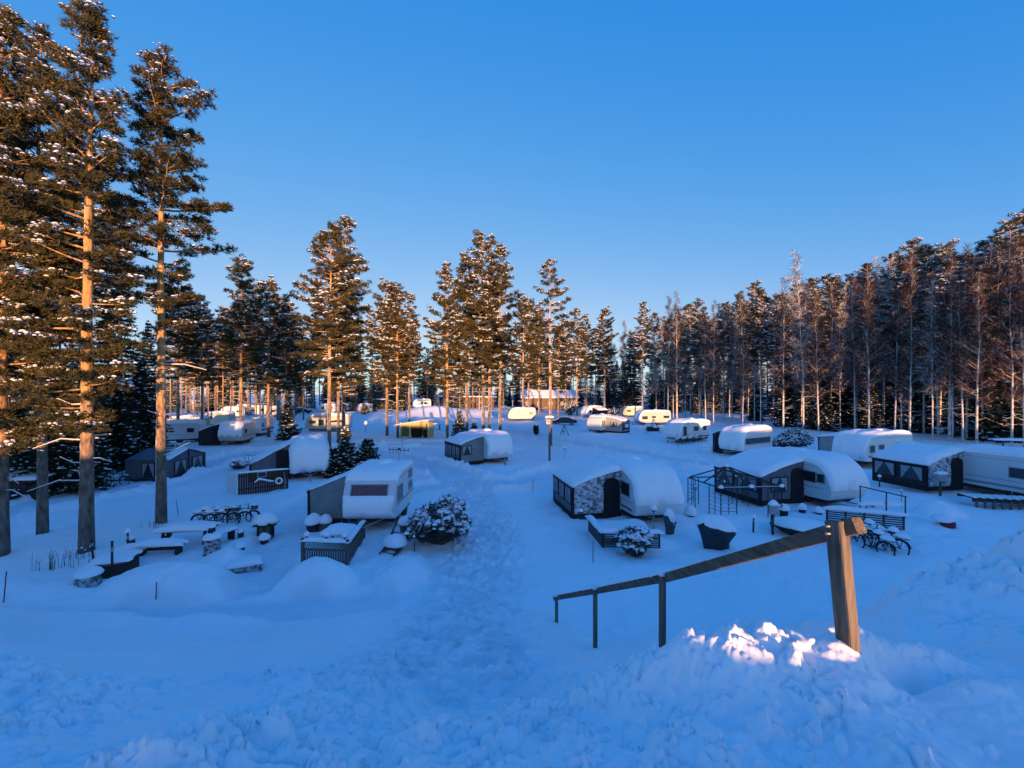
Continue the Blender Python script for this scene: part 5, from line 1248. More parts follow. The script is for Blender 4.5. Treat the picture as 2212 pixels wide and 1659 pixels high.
# brown board fence with ornaments
def board_fence():
    p0 = Vector((*P(514, 1069), 0)); p1 = Vector((*P(623, 1057), 0)); d = p1 - p0; L = d.length; rz = math.atan2(d.y, d.x)
    t = thing('board_fence', 'brown board fence with a small window and snowy ornaments', 'fence', (p0.x, p0.y, gz(p0.x, p0.y)), rz)
    m = MB(); n = int(L / .12)
    for i in range(n): m.box((L * (i + .5) / n, 0, .65), (L / n - .012, .03, 1.36))
    m.build('boards', M['brown'], t)
    m = MB(); m.box((L / 2, .05, 1.1), (L, .05, .08)); m.box((L / 2, .05, .3), (L, .05, .08)); m.build('rail', M['brown'], t)
    m = MB()
    for i in range(6): m.box((-.06 - i * .10, .22 * i, .64), (.07, .03, 1.25))
    m.build('white_pickets', M['white'], t)
    panel_window(t, (L * .46, -.03, 1.12), (0, -1, 0), (1, 0, 0), .42, .26)
    s = MB(); s.slab((L / 2, 0, 1.33), L + .1, .16, .07, 0, 14, 3); s.build('snow_line', M['snow'], t, True)
    o = thing('driftwood', 'snowy driftwood branch hung on the brown board fence', 'driftwood', (p0.x, p0.y, t.location.z), rz)
    m = MB(); m.tube([(L * .32, -.09, .62), (L * .40, -.1, .80), (L * .5, -.1, .74), (L * .62, -.1, .62), (L * .72, -.1, .60)], [.06, .10, .07, .06, .03], 7); m.build('branch', M['deadwood'], o, True)
    s = MB(); s.tube([(L * .32, -.12, .68), (L * .40, -.13, .88), (L * .5, -.13, .80), (L * .62, -.13, .69), (L * .70, -.13, .65)], [.05, .09, .06, .06, .04], 7); s.build('snow_line', M['snow'], o, True)
    w = thing('ring_ornament', 'snowy ring hung on the brown board fence beside the driftwood', 'ornament', (p0.x, p0.y, t.location.z), rz)
    m = MB(); m.torus((L * .80, -.1, .62), .17, .06, 'y', 18); m.build('ring', M['deadwood'], w, True)
    s = MB(); s.torus((L * .80, -.15, .64), .17, .055, 'y', 18); s.build('snow_ring', M['snow'], w, True)
    st = thing('pale_stick', 'pale barkless stick leaning on the right end of the brown board fence', 'stick', (p0.x, p0.y, t.location.z), rz)
    m = MB(); m.tube([(L * .92, -.12, 0), (L * .93, -.09, .6), (L * .90, -.07, 1.15)], [.03, .03, .02], 7); m.build('stick', M['curtain'], st, True)
board_fence()
juniper('low snowy shrub at the left corner of the brown board fence', 516, 1012, .45, .5, 25, 15, 'snowy_shrub', 'shrub', .9)
# metal frame (old swing seat) behind the fence
x, y, z = ground_at(541, 1010); t = thing('metal_frame', 'bare metal seat frame beside the collapsed black awning', 'frame', (x, y, z))
m = MB()
for a in (-.35, .35):
    for b in (-.3, .3): m.tube([(a, b, 0), (a * .8, b * .7, 1.0)], .018, 6)
for zz in (.5, 1.0):
    k = .8 if zz == 1 else .9; q = [(-.35 * k, -.27 * k, zz), (.35 * k, -.27 * k, zz), (.35 * k, .27 * k, zz), (-.35 * k, .27 * k, zz), (-.35 * k, -.27 * k, zz)]
    m.tube(q, .016, 6)
m.build('tubes', M['metal'], t)

# ------------------------------------------------------------------ slatted decks, pergola, grill cover ...
def slat_fence(label, pts, h, n, m='slat', snow=.12, z=None, name='slatted_fence'):
    pts = [Vector((*p, 0)) for p in pts]; o = pts[0]; zz = gz(o.x, o.y) if z is None else z
    t = thing(name, label, 'fence', (o.x, o.y, zz - .08)); po = MB()
    for a, b in zip(pts[:-1], pts[1:]):
        k = MB()
        for i in range(n):
            q = h * (i + .6) / n; k.beam(a - o + Vector((0, 0, q)), b - o + Vector((0, 0, q)), .03, h / n * .62)
        k.build('slats', M[m], t)
        L = (b - a).length
        for i in range(int(L / .8) + 2):
            q = a.lerp(b, min(1, i / (int(L / .8) + 1))) - o; nrm_ = (b - a).normalized().cross(Vector((0, 0, 1))); q = q - nrm_ * .045; po.box(q + Vector((0, 0, h / 2)), (.06, .06, h))
        c = (a + b) / 2 - o; d = b - a; s = MB(); s.slab((c.x, c.y, h + .0), L + .12, .26, snow, math.atan2(d.y, d.x), 16, int(L * 17) % 50, jit=.25); s.build('snow_line', M['snow'], t, True)
    po.build('posts', M['dwood'], t)
slat_fence('low slatted fence of the deck in front of the round-fronted caravan', [(3.45, 19.4), P(1301, 1183), P(1425, 1185)], .66, 8, z=.08)
x, y = P(1355, 1160); t = thing('deck', 'snow-covered deck behind the low slatted fence', 'deck', (x, y + .5, gz(x, y)), R(4))
m = MB(); m.box((0, 0, .2), (2.3, 2.2, .1)); m.build('planks', M['gwood'], t); s = MB(); s.slab((0, 0, .25), 2.35, 2.2, .22, 0, 16, 2, p=8); s.build('snow_cap', M['snow'], t, True)
def arc_lantern():
    x, y, z = ground_at(1254, 1148); t = thing('hanging_lantern', 'lantern hanging from a curved hook left of the slatted deck', 'lantern', (x, y, z))
    m = MB(); m.tube([(.42, 0, 0), (.42, 0, 1.1), (.36, 0, 1.25), (.22, 0, 1.3), (.08, 0, 1.22), (.03, 0, 1.1)], .014, 6); m.build('hook', M['iron'], t, True)
    m = MB(); m.box((0, 0, .58), (.2, .2, .03)); m.box((0, 0, .9), (.24, .24, .03))
    for a in (-.08, .08):
        for b in (-.08, .08): m.box((a, b, .74), (.02, .02, .3))
    m.tube([(0, 0, .9), (0.02, 0, 1.12)], .012, 5); m.build('cage', M['iron'], t)
    s = MB(); s.dome((0, 0, .92), .14, .14, .12, 10); s.build('snow_cap', M['snow'], t, True)
arc_lantern()
def stick_lamp(label, u, v, h, r=.13, dome=True, m='metal'):
    x, y, z = ground_at(u, v); t = thing('garden_lamp', label, 'garden lamp', (x, y, z)); b = MB(); b.tube([(0, 0, -.2), (0, 0, h)], .02, 7); b.build('post', M[m], t, True)
    b = MB(); b.lathe([(.03, h - .02), (r * .8, h + .03), (r, h + .06), (r * .6, h + .1)], n=12); b.build('head', M['iron'], t, True)
    s = MB(); s.dome((0, 0, h + .10), r * 1.25, r * 1.25, r * 1.3, 12); s.build('snow_cap', M['snow'], t, True)
stick_lamp('stick lamp with a round snow hat in front of the round-fronted caravan', 1412, 1152, 1.0, .15)
stick_lamp('post lamp with a snow hat in the open snow right of the sign post', 1220, 992, .95, .16)
stick_lamp('snow-hatted post in front of the curtained awning, left one', 1352, 935, .8, .35)
stick_lamp('snow-hatted post in front of the curtained awning, right one', 1394, 938, .9, .25)
# covered sledge by the caravan
def covered(label, u, v, w, h, seed, name, cat, rz=0, m='navy', snow=.8, lean=.0):
    x, y, z = ground_at(u, v); t = thing(name, label, cat, (x, y, z), rz); b = MB(); n = 16; vs_ = []; fs_ = []; rnd = random.Random(seed)
    lev = [(-.15, .55), (.05, .62), (.3, .68), (.55, .82), (.78, .98), (.9, 1.0), (1.0, .85)]
    for q, k in lev:
        for j in range(n):
            a = 2 * math.pi * j / n; e = 3.2; ca, sa = math.cos(a), math.sin(a); rr = (abs(ca) ** e + abs(sa) ** e) ** (-1 / e)
            fold = 1 + .06 * math.sin(5 * a + seed) * (1 - q) + .05 * math.sin(9 * a + q * 4)
            vs_.append((w / 2 * k * rr * ca * fold + lean * q * w, w * .36 * k * rr * sa * fold, h * q * (1 + .16 * ca * (q > .5) * -1)))
    for i in range(len(lev) - 1):
        for j in range(n): fs_.append([i * n + j, i * n + (j + 1) % n, (i + 1) * n + (j + 1) % n, (i + 1) * n + j])
    fs_.append(list(range((len(lev) - 1) * n, len(lev) * n))); b.add(vs_, fs_); b.build('tarpaulin', M[m], t, True)
    s = MB(); s.dome((lean * w, 0, h * .88), w * .50, w * .40, h * snow * .62, 22, .06, seed, .5); s.v = [(a, c, d - .16 * a * h) for a, c, d in s.v]; s.build('snow_heap', M['snow'], t, True)
covered('grill under a navy cover with a tall tilted heap of snow before the pergola', 1546, 1184, 1.45, .98, 3, 'covered_grill', 'grill', R(-15))
covered('small covered sledge standing upright at the front of the round-fronted caravan', 1447, 1153, .55, .75, 5, 'covered_sledge', 'sledge', R(10), 'slat', 1.0)
covered('long low covered heap of garden furniture behind the handrail', 1735, 1152, 2.6, .35, 7, 'covered_furniture', 'furniture', R(0), 'black', 1.6)
covered('garden swing hidden under snow beside the curtained awning', 1410, 931, 2.6, .8, 9, 'covered_swing', 'swing', R(-30), 'dark', .9)
covered('snow-covered tub beside the long-windowed caravan', 1680, 972, 1.1, .8, 11, 'covered_tub', 'tub', 0, 'lgrey', .7)
def pergola():
    Fc, Rc, Lc, Bc = Vector((10.55, 21.7, 1.42)), Vector((13.75, 21.9, 1.44)), Vector((9.95, 24.3, 1.45)), Vector((13.2, 24.6, 1.45)); O = Vector((11.9, 23.1, 0)); ap = Vector((11.45, 22.9, 2.32))
    t = thing('pergola', 'black metal pergola frame with leaf-patterned side panels and no canopy', 'pergola', O); m = MB()
    for a, b in ((Fc, Rc), (Fc, Lc), (Lc, Bc), (Rc, Bc)): m.tube([a - O, b - O], .038, 6)
    m.build('top_rail', M['iron'], t)
    m = MB()
    for c in (Fc, Rc, Lc, Bc, (Fc + Rc) / 2, (Lc + Fc) / 2, (Lc + Bc) / 2): m.tube([c - O, ap - O], .036, 6)
    m.build('roof_bars', M['iron'], t)
    for c, u, v_ in ((Fc, Vector((-.25, .75, 0)), Vector((.8, 0, 0))), (Rc, Vector((-.7, 0, 0)), Vector((0, .7, 0))), (Lc, Vector((.6, 0, 0)), Vector((.15, -.6, 0))), (Bc, Vector((-.6, 0, 0)), Vector((0, -.6, 0)))):
        m = MB(); q0 = c - O; zb = -.1 - q0.z
        for w_ in (u, v_):
            for f in (0, .5, 1): m.tube([q0 + w_ * f + Vector((0, 0, zb)), q0 + w_ * f], .026 if f != .5 else .018, 5)
            for zz in (.35,): m.tube([q0 + Vector((0, 0, zb + zz)), q0 + w_ + Vector((0, 0, zb + zz))], .012, 5)
            for f in (.0, .5, 1.0):
                for k in range(4):
                    zz = zb + .45 + k * .22; p = q0 + w_ * f + Vector((0, 0, zz))
                    for sg in ((1,) if f == 0 else (-1,) if f == 1 else (1, -1)): m.tube([p, p + w_ * .20 * sg + Vector((0, 0, .12))], [.012, .005], 4)
        m.build('side_panel', M['iron'], t)
    s = MB()
    for c in (Fc, Rc, (Fc + Rc) / 2, Lc): s.dome((c - O + Vector((0, 0, .02)))[:], .13, .11, .14, 10, .1, int(c.x * 9))
    s.dome((ap - O)[:], .14, .14, .15, 10); s.beam(Fc - O + Vector((.15, 0, .045)), Rc - O + Vector((0, 0, .045)), .03, .02); s.build('snow_cap', M['snow'], t, True)
    for i, p in enumerate([ap.lerp(Fc, .55) + Vector((0, 0, -.18)), ap.lerp(Bc, .6) + Vector((0, 0, -.2)), Fc.lerp(Lc, .75) + Vector((0, 0, -.35))]):
        l = thing('hanging_lantern', ['lantern hanging inside the pergola near its front corner', 'lantern hanging at the back of the pergola', 'lantern hanging on the left side of the pergola'][i], 'lantern', p - Vector((0, 0, .2)))
        m = MB(); m.box((0, 0, 0), (.14, .14, .02)); m.box((0, 0, .18), (.16, .16, .02))
        for a in (-.06, .06):
            for b in (-.06, .06): m.box((a, b, .09), (.016, .016, .17))
        m.tube([(0, 0, .18), (0, 0, .4)], .008, 5); m.build('cage', M['iron'], l)
        s = MB(); s.dome((0, 0, .19), .10, .10, .09, 8); s.build('snow_cap', M['snow'], l, True)
pergola()
x, y, z = ground_at(1669, 1155); t = thing('electric_box', 'grey electric box on a post with a snow hat beside the stout dark stake', 'electric box', (x, y, z))
m = MB(); m.box((0, 0, .45), (.08, .07, 1.3)); m.build('post', M['dwood'], t); m = MB(); m.box((.02, -.04, 1.15), (.34, .2, .42)); bx = m.build('cabinet', M['frame'], t, bevel=.02); m = MB(); m.tube([(-.1, -.06, .95), (-.13, -.06, .5), (-.02, -.06, .1)], .014, 5); m.build('cable', M['rubber'], t)
s = MB(); s.slab((.02, -.04, 1.36), .38, .26, .18, 0, 10, 4, p=3); s.build('snow_cap', M['snow'], t, True)
x, y, z = ground_at(2031, 1071); t = thing('electric_box', 'pale electric box on a green post in front of the curtained right awning', 'electric box', (x, y, z))
m = MB(); m.box((0, 0, .4), (.1, .08, 1.2)); m.build('post', M['bgreen'], t); m = MB(); m.box((0, -.05, 1.15), (.5, .3, .45)); m.build('cabinet', M['lgrey'], t, bevel=.02); s = MB(); s.slab((0, -.05, 1.37), .55, .36, .14, 0, 10, 6, p=3); s.build('snow_cap', M['snow'], t, True)
# right deck with rail
slat_fence('slatted deck fence with a dark handrail behind the four bicycles', [(14.9, 20.3), P(1953, 1150)], .80, 8, z=.05, snow=.14)
x, y = P(1912, 1118); t = thing('deck_rail', 'dark iron rail standing on the snowy deck behind the bicycles', 'rail', (x, y, gz(x, y) + .5), R(-8))
m = MB(); m.beam((-1.0, .3, .95), (.9, -.1, .55), .05, .05); m.build('bar', M['iron'], t)
for q in ((-.95, .3, .93), (.1, .07, .72), (.85, -.08, .56)):
    m = MB(); m.tube([(q[0], q[1], -.6), q], .03, 6); m.build('upright', M['iron'], t)
s = MB(); s.slab((0, .5, .05), 2.2, .9, .2, 0, 12, 3, p=4); s.build('snow_heap', M['snow'], t, True)
x, y, z = ground_at(2022, 1112); t = thing('buried_barrel', 'rust-red corner of something buried in the round snow mound at right', 'barrel', (x, y - .55, z - .05), R(30))
m = MB(); m.lathe([(.05, -.1), (.26, -.05), (.28, .15), (.2, .32), (.04, .34)], n=14); m.build('body', M['dred'], t, True); s = MB(); s.dome((0, .2, .22), .42, .42, .3, 14); s.build('snow_cap', M['snow'], t, True)
# plank deck at the right edge
x, y = P(2180, 1096); t = thing('plank_deck', 'raised plank deck with snow between its boards at the right edge of the photo', 'deck', (x, y, gz(x, y)), R(-14))
m = MB(); m.box((0, 1.1, .42), (3.2, .1, .12)); m.box((0, -.05, .40), (3.3, .1, .16)); m.build('beam', M['dwood'], t)
for i in range(9):
    q = -1.5 + i * .38; m = MB(); m.box((q, .5, .50), (.30, 1.2, .05)); pl = m.build('plank', M['dwood'], t); s = MB(); s.slab((q + .02, .5, .525), .24, 1.15, .06, 0, 8, i); s.build('snow_strip', M['snow'], pl, True)
    m = MB(); m.box((q, -.10, .15), (.10, .08, .5)); m.build('leg', M['gwood'], t)
x, y = P(2168, 1062); t = thing('round_table', 'round table with snow on the plank deck at the right edge', 'table', (x, y, gz(x, y)))
m = MB(); m.lathe([(.5, .72), (.52, .74), (.5, .77)], n=20); m.build('top', M['frame'], t); m = MB(); m.tube([(0, 0, 0), (0, 0, .72)], .05, 8); m.build('leg', M['metal'], t); s = MB(); s.dome((0, 0, .76), .52, .52, .16, 18); s.build('snow_cap', M['snow'], t, True)

# ------------------------------------------------------------------ bicycles
def bicycle(label, x, y, rz, group, basket=False, frame='iron', lean=0, bury=.12, s=1.0):
    t = thing('bicycle', label, 'bicycle', (x, y, gz(x, y) - bury), rz, group); t.rotation_euler.x = 0; t.rotation_euler.y = lean; t.scale = (s, s, s)
    for q in (-.53, .55):
        w_ = MB(); w_.torus((0, q, .34), .32, .022, 'x', 26, 6); wo = w_.build('wheel', M['rubber'], t, True)
        sp = MB(); sp.torus((0, q, .34), .29, .01, 'x', 26, 4); sp.tube([(-.05, q, .34), (.05, q, .34)], .025, 8)
        for i in range(10):
            a = i * math.pi / 5; sp.tube([(.01, q, .34), (0, q + .29 * math.cos(a), .34 + .29 * math.sin(a))], .004, 3, False)
        sp.build('spokes', M['metal'], wo)
        gd = MB(); pts = [(0, q + .37 * math.cos(a), .34 + .37 * math.sin(a)) for a in np.linspace(R(15), R(165), 9)]; gd.tube(pts, .028, 5); gd.build('mudguard', M[frame], t)
        sn = MB(); sn.tube([(p[0], p[1], p[2] + .035) for p in pts[2:7]], [.02, .04, .045, .04, .02], 6); sn.build('snow_line', M['snow'], t, True)
    f = MB(); A, B, C_, D_, E = (0, -.53, .34), (0, -.08, .30), (0, -.20, .80), (0, .36, .85), (0, .55, .34)
    for p, q in ((A, B), (A, C_), (B, C_), (B, D_), (C_, D_), (D_, E), (D_, (0, .33, 1.0))): f.tube([p, q], .02, 6)
    f.build('frame', M[frame], t)
    h = MB(); h.tube([(-.28, .18, 1.04), (-.2, .32, 1.02), (0, .34, 1.0), (.2, .32, 1.02), (.28, .18, 1.04)], .016, 6); h.build('handlebar', M['metal'], t)
    sd = MB(); sd.slab((0, -.24, .86), .2, .28, .08, 0, 8, 1, p=3); so_ = sd.build('saddle', M['rubber'], t, True)
    sn = MB(); sn.dome((0, -.24, .93), .17, .19, .17, 14, .08, int(abs(x) * 77)); sn.build('snow_cap', M['snow'], so_, True)
    rk = MB(); rk.box((0, -.58, .74), (.14, .42, .02)); rk.tube([(0, -.6, .73), (0, -.53, .36)], .012, 5); ro = rk.build('carrier', M[frame], t)
    sn = MB(); sn.dome((0, -.56, .79), .18, .28, .17, 14, .08, int(abs(x) * 57)); sn.build('snow_cap', M['snow'], ro, True)
    ch = MB(); ch.torus((.03, -.08, .30), .09, .012, 'x', 14, 4); ch.tube([(.05, -.08, .30), (.05, .06, .2)], .012, 5); ch.tube([(-.05, -.08, .30), (-.05, -.2, .42)], .012, 5); ch.build('crank', M['metal'], t)
    if basket:
        b = MB(); b.box((0, .62, .86), (.36, .28, .24)); bo = b.build('basket', M['slat'], t, bevel=.02); sn = MB(); sn.slab((0, .62, .98), .38, .3, .10, 0, 8, 3); sn.build('snow_cap', M['snow'], bo, True)
    return t
GB1, GB2 = 'snowed-in bicycles behind the upper end of the handrail', 'bicycles leaning in a row left of the lantern house'
for u, v, rz, lb in [(1911, 1197, 16, 'nearest of the four snowed-in bicycles, back wheel towards the camera'), (1943, 1195, 14, 'rightmost of the four snowed-in bicycles'), (1862, 1176, 22, 'leftmost of the four snowed-in bicycles, by the handrail end'), (1890, 1178, 20, 'hindmost of the four snowed-in bicycles, half hidden behind the nearest')]:
    x, y, z = ground_at(u, v); bicycle(lb, x - .1, y + .55, R(rz), GB1, lean=R(6))
for i, (u, v, rz, bk, lb) in enumerate([(452, 1133, -78, False, 'leftmost bicycle of the row near the picnic table'), (478, 1132, -75, True, 'bicycle with a grey basket in the row near the picnic table'), (502, 1130, -74, False, 'third bicycle of the row, right of the one with a basket'), (520, 1127, -72, True, 'rightmost bicycle of the row near the picnic table, deepest in snow')]):
    x, y, z = ground_at(u, v); bicycle(lb, x, y, R(rz), GB2, bk, lean=R(-8), s=.88)
x, y, z = ground_at(248, 1046); bicycle('bicycle leaning in the dark by the left end of the grey gabled tent', x, y, R(-80), None, lean=R(-10))
for i, (u, v, rz) in enumerate([(1472, 960, -70), (1486, 959, -75), (1499, 957, -66), (1511, 955, -78)]):
    x, y, z = ground_at(u, v); bicycle(['leftmost of the four far bicycles by the caravan with the dark side door', 'second from left of the four far bicycles by the caravan with the dark side door', 'third from left of the four far bicycles by the caravan with the dark side door', 'rightmost of the four far bicycles by the caravan with the dark side door'][i], x, y, R(rz), 'bicycles in front of the caravan with the dark side door', lean=R(-8))
# steps and rack near long-windowed caravan
x, y, z = ground_at(1525, 981); t = thing('steps', 'small white slatted steps left of the caravan with the long window band', 'steps', (x, y, z), R(-10))
for a in (-.42, .42):
    m = MB(); m.box((a, 0, .4), (.07, .07, 1.0)); m.build('upright', M['white'], t)
for i in range(4):
    m = MB(); m.box((0, -.05 + i * .05, .12 + i * .22), (.8, .16, .05)); o = m.build('tread', M['white'], t); s = MB(); s.slab((0, -.05 + i * .05, .145 + i * .22), .8, .18, .06, 0, 8, i); s.build('snow_line', M['snow'], o, True)

# ------------------------------------------------------------------ sign post, swing, car, shelter, buildings
x, y = P(1187, 995); t = thing('sign_post', 'tall pale post with a small sign plate in front of the open-crowned pine', 'sign post', (x, y, gz(x, y)))
m = MB(); m.tube([(0, 0, -.3), (0, 0, 4.2)], [.10, .085], 10); m.build('post', M['gwood'], t, True)
m = MB(); m.box((-.12, -.12, 3.55), (.36, .03, .42)); m.box((-.02, -.1, 3.95), (.75, .22, .10)); m.build('plate', M['sign'], t)
m = MB(); m.box((-.14, -.145, 3.6), (.05, .02, .22)); m.box((-.05, -.145, 3.55), (.05, .02, .12)); m.build('marking', M['dark'], t)
s = MB(); s.slab((-.02, -.1, 4.0), .8, .28, .10, 0, 8, 3); s.build('snow_cap', M['snow'], t, True)
def aframe(label, u, v, vt, w, extra=True):
    x, y, z = ground_at(u, v); h = (v - vt) * y / F; t = thing('a_frame_stand', label, 'stand', (x, y, z))
    for a in (-1, 1):
        m = MB(); m.tube([(a * w / 2, 0, -.1), (a * .05, 0, h)], .045, 6); m.build('leg', M['dwood'], t)
    m = MB(); m.tube([(0, .9, -.1), (0, 0, h)], .045, 6); m.build('leg', M['dwood'], t)
    m = MB(); m.box((-.12, 0, h * .38), (.3, .12, .12)); m.tube([(-.1, 0, h * .38), (-.02, 0, h)], .012, 5); m.build('hanging_plank', M['dwood'], t)
aframe('A-frame stand in the open snow in front of the black car', 1219, 939, 916, 1.35)
aframe('A-frame swing stand left of the caravan with the dark side door', 1412, 935, 905, 1.9)
def car():
    x, y = P(1219, 917); t = thing('parked_car', 'black parked saloon car in front of the tall frosted bush', 'car', (x, y, gz(x, y) - .05), R(-3))
    L, W = 4.7, 1.78
    low = chaikin([(-2.3, .35), (-2.36, .6), (-2.25, .86), (-1.2, .96), (1.5, .98), (2.2, .92), (2.36, .7), (2.3, .35)], 2)
    m = MB(); m.prism(low, lambda a, b: (a, -W / 2, b), lambda a, b: (a, W / 2, b)); m.build('body', M['carp'], t, bevel=.06)
    top = chaikin([(-1.55, .93), (-.75, 1.40), (-.1, 1.45), (.7, 1.42), (1.75, .95)], 2)
    m = MB(); n = len(top); vs_ = []
    for yy, k in ((-W / 2 + .06, 0), (-W / 2 + .2, 1), (W / 2 - .2, 1), (W / 2 - .06, 0)):
        vs_ += [(a, yy if b < 1.1 else yy, b if k else min(b, .93 + (b - .93) * .96)) for a, b in top]
    fs_ = [[q * n + i, q * n + i + 1, (q + 1) * n + i + 1, (q + 1) * n + i] for q in range(3) for i in range(n - 1)] + [list(range(n)), list(range(3 * n, 4 * n))]
    m.add(vs_, fs_); m.build('cabin', M['carp'], t)
    for s_ in (-1, 1):
        for a, b in ((-1.15, -.05), (.05, 1.15)):
            m = MB(); q = s_ * (W / 2 - .045); poly = [(a + (.18 if a < 0 else 0), 1.0), (b - (.25 if b > .5 else 0) + (.2 if b > .5 else 0), 1.0), (b - (.45 if b > .5 else 0), 1.34), (a + (.62 if a < 0 else 0), 1.34)]
            m.prism(poly, lambda c, d: (c, q, d), lambda c, d: (c, q + s_ * .02, d)); m.build('window', M['glass'], t)
        for q in (-1.42, 1.42):
            w_ = MB(); w_.lathe([(.16, -.1), (.30, -.1), (.32, 0), (.30, .1), (.16, .1)], n=20); w_.v = [(q + v[0], s_ * (W / 2 - .08) + v[2], .32 + v[1]) for v in w_.v]; wo = w_.build('wheel', M['rubber'], t, True)
            r_ = MB(); r_.lathe([(.03, 0), (.18, .02), (.21, .06), (.2, .09)], n=14); r_.v = [(q + v[0], s_ * (W / 2 - .06 + v[2]), .32 + v[1]) for v in r_.v]; r_.build('rim', M['metal'], wo, True)
    for s_ in (-1, 1):
        m = MB(); m.box((2.30, s_ * .62, .74), (.08, .35, .14)); m.build('headlight', M['lamp'], t, bevel=.02)
        m = MB(); m.box((-2.30, s_ * .62, .76), (.08, .35, .14)); m.build('taillight', M['dred'], t, bevel=.02)
    s = MB(); s.slab((.2, 0, 1.43), 1.3, 1.2, .03, 0, 8, 3); s.build('snow_dusting', M['snow'], t, True)
car()
x, y = P(655, 893); t = thing('parked_car', 'snow-roofed estate car far behind the dark young spruce', 'car', (x, y, gz(x, y)), R(10))
low = chaikin([(-2.2, .35), (-2.25, .8), (-1.9, .95), (2.2, .95), (2.25, .6), (2.2, .35)], 2)
m = MB(); m.prism(low, lambda a, b: (a, -.9, b), lambda a, b: (a, .9, b)); m.build('body', M['dark'], t, bevel=.05)
m = MB(); m.prism(chaikin([(-2.1, .93), (-1.8, 1.6), (.4, 1.62), (1.3, .93)], 2), lambda a, b: (a, -.8, b), lambda a, b: (a, .8, b)); m.build('cabin', M['glass'], t, bevel=.05)
for q in (-1.4, 1.4):
    for s_ in (-1, 1):
        m = MB(); m.lathe([(.1, -.1), (.32, -.1), (.32, .1), (.1, .1)], n=16); m.v = [(q + v[0], s_ * .82 + v[2], .32 + v[1]) for v in m.v]; m.build('wheel', M['rubber'], t)
s = MB(); s.slab((-.7, 0, 1.6), 2.4, 1.6, .2, 0, 10, 2); s.slab((1.6, 0, .95), 1.2, 1.5, .12, 0, 8, 3); s.build('snow_cap', M['snow'], t, True)

def shelter():
    x, y = P(902, 944); t = thing('waste_shelter', 'yellow-topped waste shelter with an open front and green boards', 'shelter', (x, y, gz(x, y)), R(-8)); W = 3.9; D = 2.2
    m = MB(); m.box((-W / 2 + .62, -D / 2, .72), (1.24, .06, 1.05)); m.build('low_wall', M['lgreen'], t)
    m = MB(); m.box((0, D / 2, 1.0), (W, .06, 1.9)); m.box((-W / 2, 0, .85), (.06, D - .1, 1.5)); m.box((W / 2, 0, 1.0), (.06, D - .1, 1.9)); m.build('back_wall', M['lyell'], t)
    for q in (-W / 2, -W / 2 + 1.3, W / 2): m = MB(); m.box((q, -D / 2 - .04, 1.05), (.20, .14, 2.1)); m.build('post', M['lyell'], t)
    m = MB(); m.prism([(-W / 2, 1.55), (W / 2, 2.05), (W / 2, 2.36), (-W / 2, 1.80)], lambda a, b: (a, -D / 2 - .13, b), lambda a, b: (a, -D / 2 - .08, b)); m.build('fascia', M['lyell'], t)
    m = MB(); m.prism([(-W / 2 - 1.0, 1.62), (W / 2 + .25, 2.40), (W / 2 + .25, 2.48), (-W / 2 - 1.0, 1.70)], lambda a, b: (a, -D / 2 - .3, b), lambda a, b: (a, D / 2 + .3, b)); ro = m.build('roof', M['lyell'], t)
    s = MB(); blanket(s, [(-W / 2 - 1.0, 1.70), (W / 2 + .25, 2.48)], -D / 2 - .25, D / 2 + .3, .14, lambda w, a, b: (a, w, b), 16, 10, 3, .06, .06); s.build('snow_cap', M['snow'], ro, True)
    for i, q in enumerate((-.35, .25, 1.35)):
        bn = thing('waste_bin', ['dark bin behind the left post inside the waste shelter', 'large dark bin in the middle of the waste shelter', 'grey-lidded bin at the right side of the waste shelter'][i], 'bin', t.matrix_basis @ Vector((q, -.2, 0)), R(-8))
        m = MB(); m.add([(-.28, -.3, 0), (.28, -.3, 0), (.28, .3, 0), (-.28, .3, 0), (-.34, -.36, 1.1), (.34, -.36, 1.1), (.34, .36, 1.1), (-.34, .36, 1.1)], [[0, 3, 2, 1], [4, 5, 6, 7], [0, 1, 5, 4], [1, 2, 6, 5], [2, 3, 7, 6], [3, 0, 4, 7]]); m.build('body', M['black'], bn, bevel=.02)
        m = MB(); m.prism([(-.40, 1.11), (.40, 1.11), (.36, 1.2), (-.34, 1.18)], lambda a, b: (-.36, a, b), lambda a, b: (.36, a, b)); m.build('lid', M['frame' if i == 2 else 'dark'], bn)
shelter()
x, y = P(940, 928); t = thing('notice_table', 'dark table-like stand right of the waste shelter', 'stand', (x, y, gz(x, y)))
m = MB(); m.box((0, 0, .9), (1.8, .7, .08)); m.build('top', M['dwood'], t)
for q in (-.75, .75): m = MB(); m.box((q, 0, .45), (.1, .6, .9)); m.build('leg', M['dwood'], t)
s = MB(); s.slab((0, 0, .94), 1.9, .8, .18, 0, 10, 3); s.build('snow_cap', M['snow'], t, True)
x, y = P(790, 935); t = thing('globe_lamp', 'round white globe lamp on a short post in the open snow', 'lamp', (x, y, gz(x, y)))
m = MB(); m.tube([(0, 0, 0), (0, 0, 1.2)], .05, 8); m.build('post', M['metal'], t); m = MB(); m.lathe([(.05, 1.2), (.2, 1.28), (.28, 1.45), (.2, 1.64), (.04, 1.72)], n=16); m.build('globe', M['lamp'], t, True); s = MB(); s.dome((0, 0, 1.68), .2, .2, .12, 10); s.build('snow_cap', M['snow'], t, True)

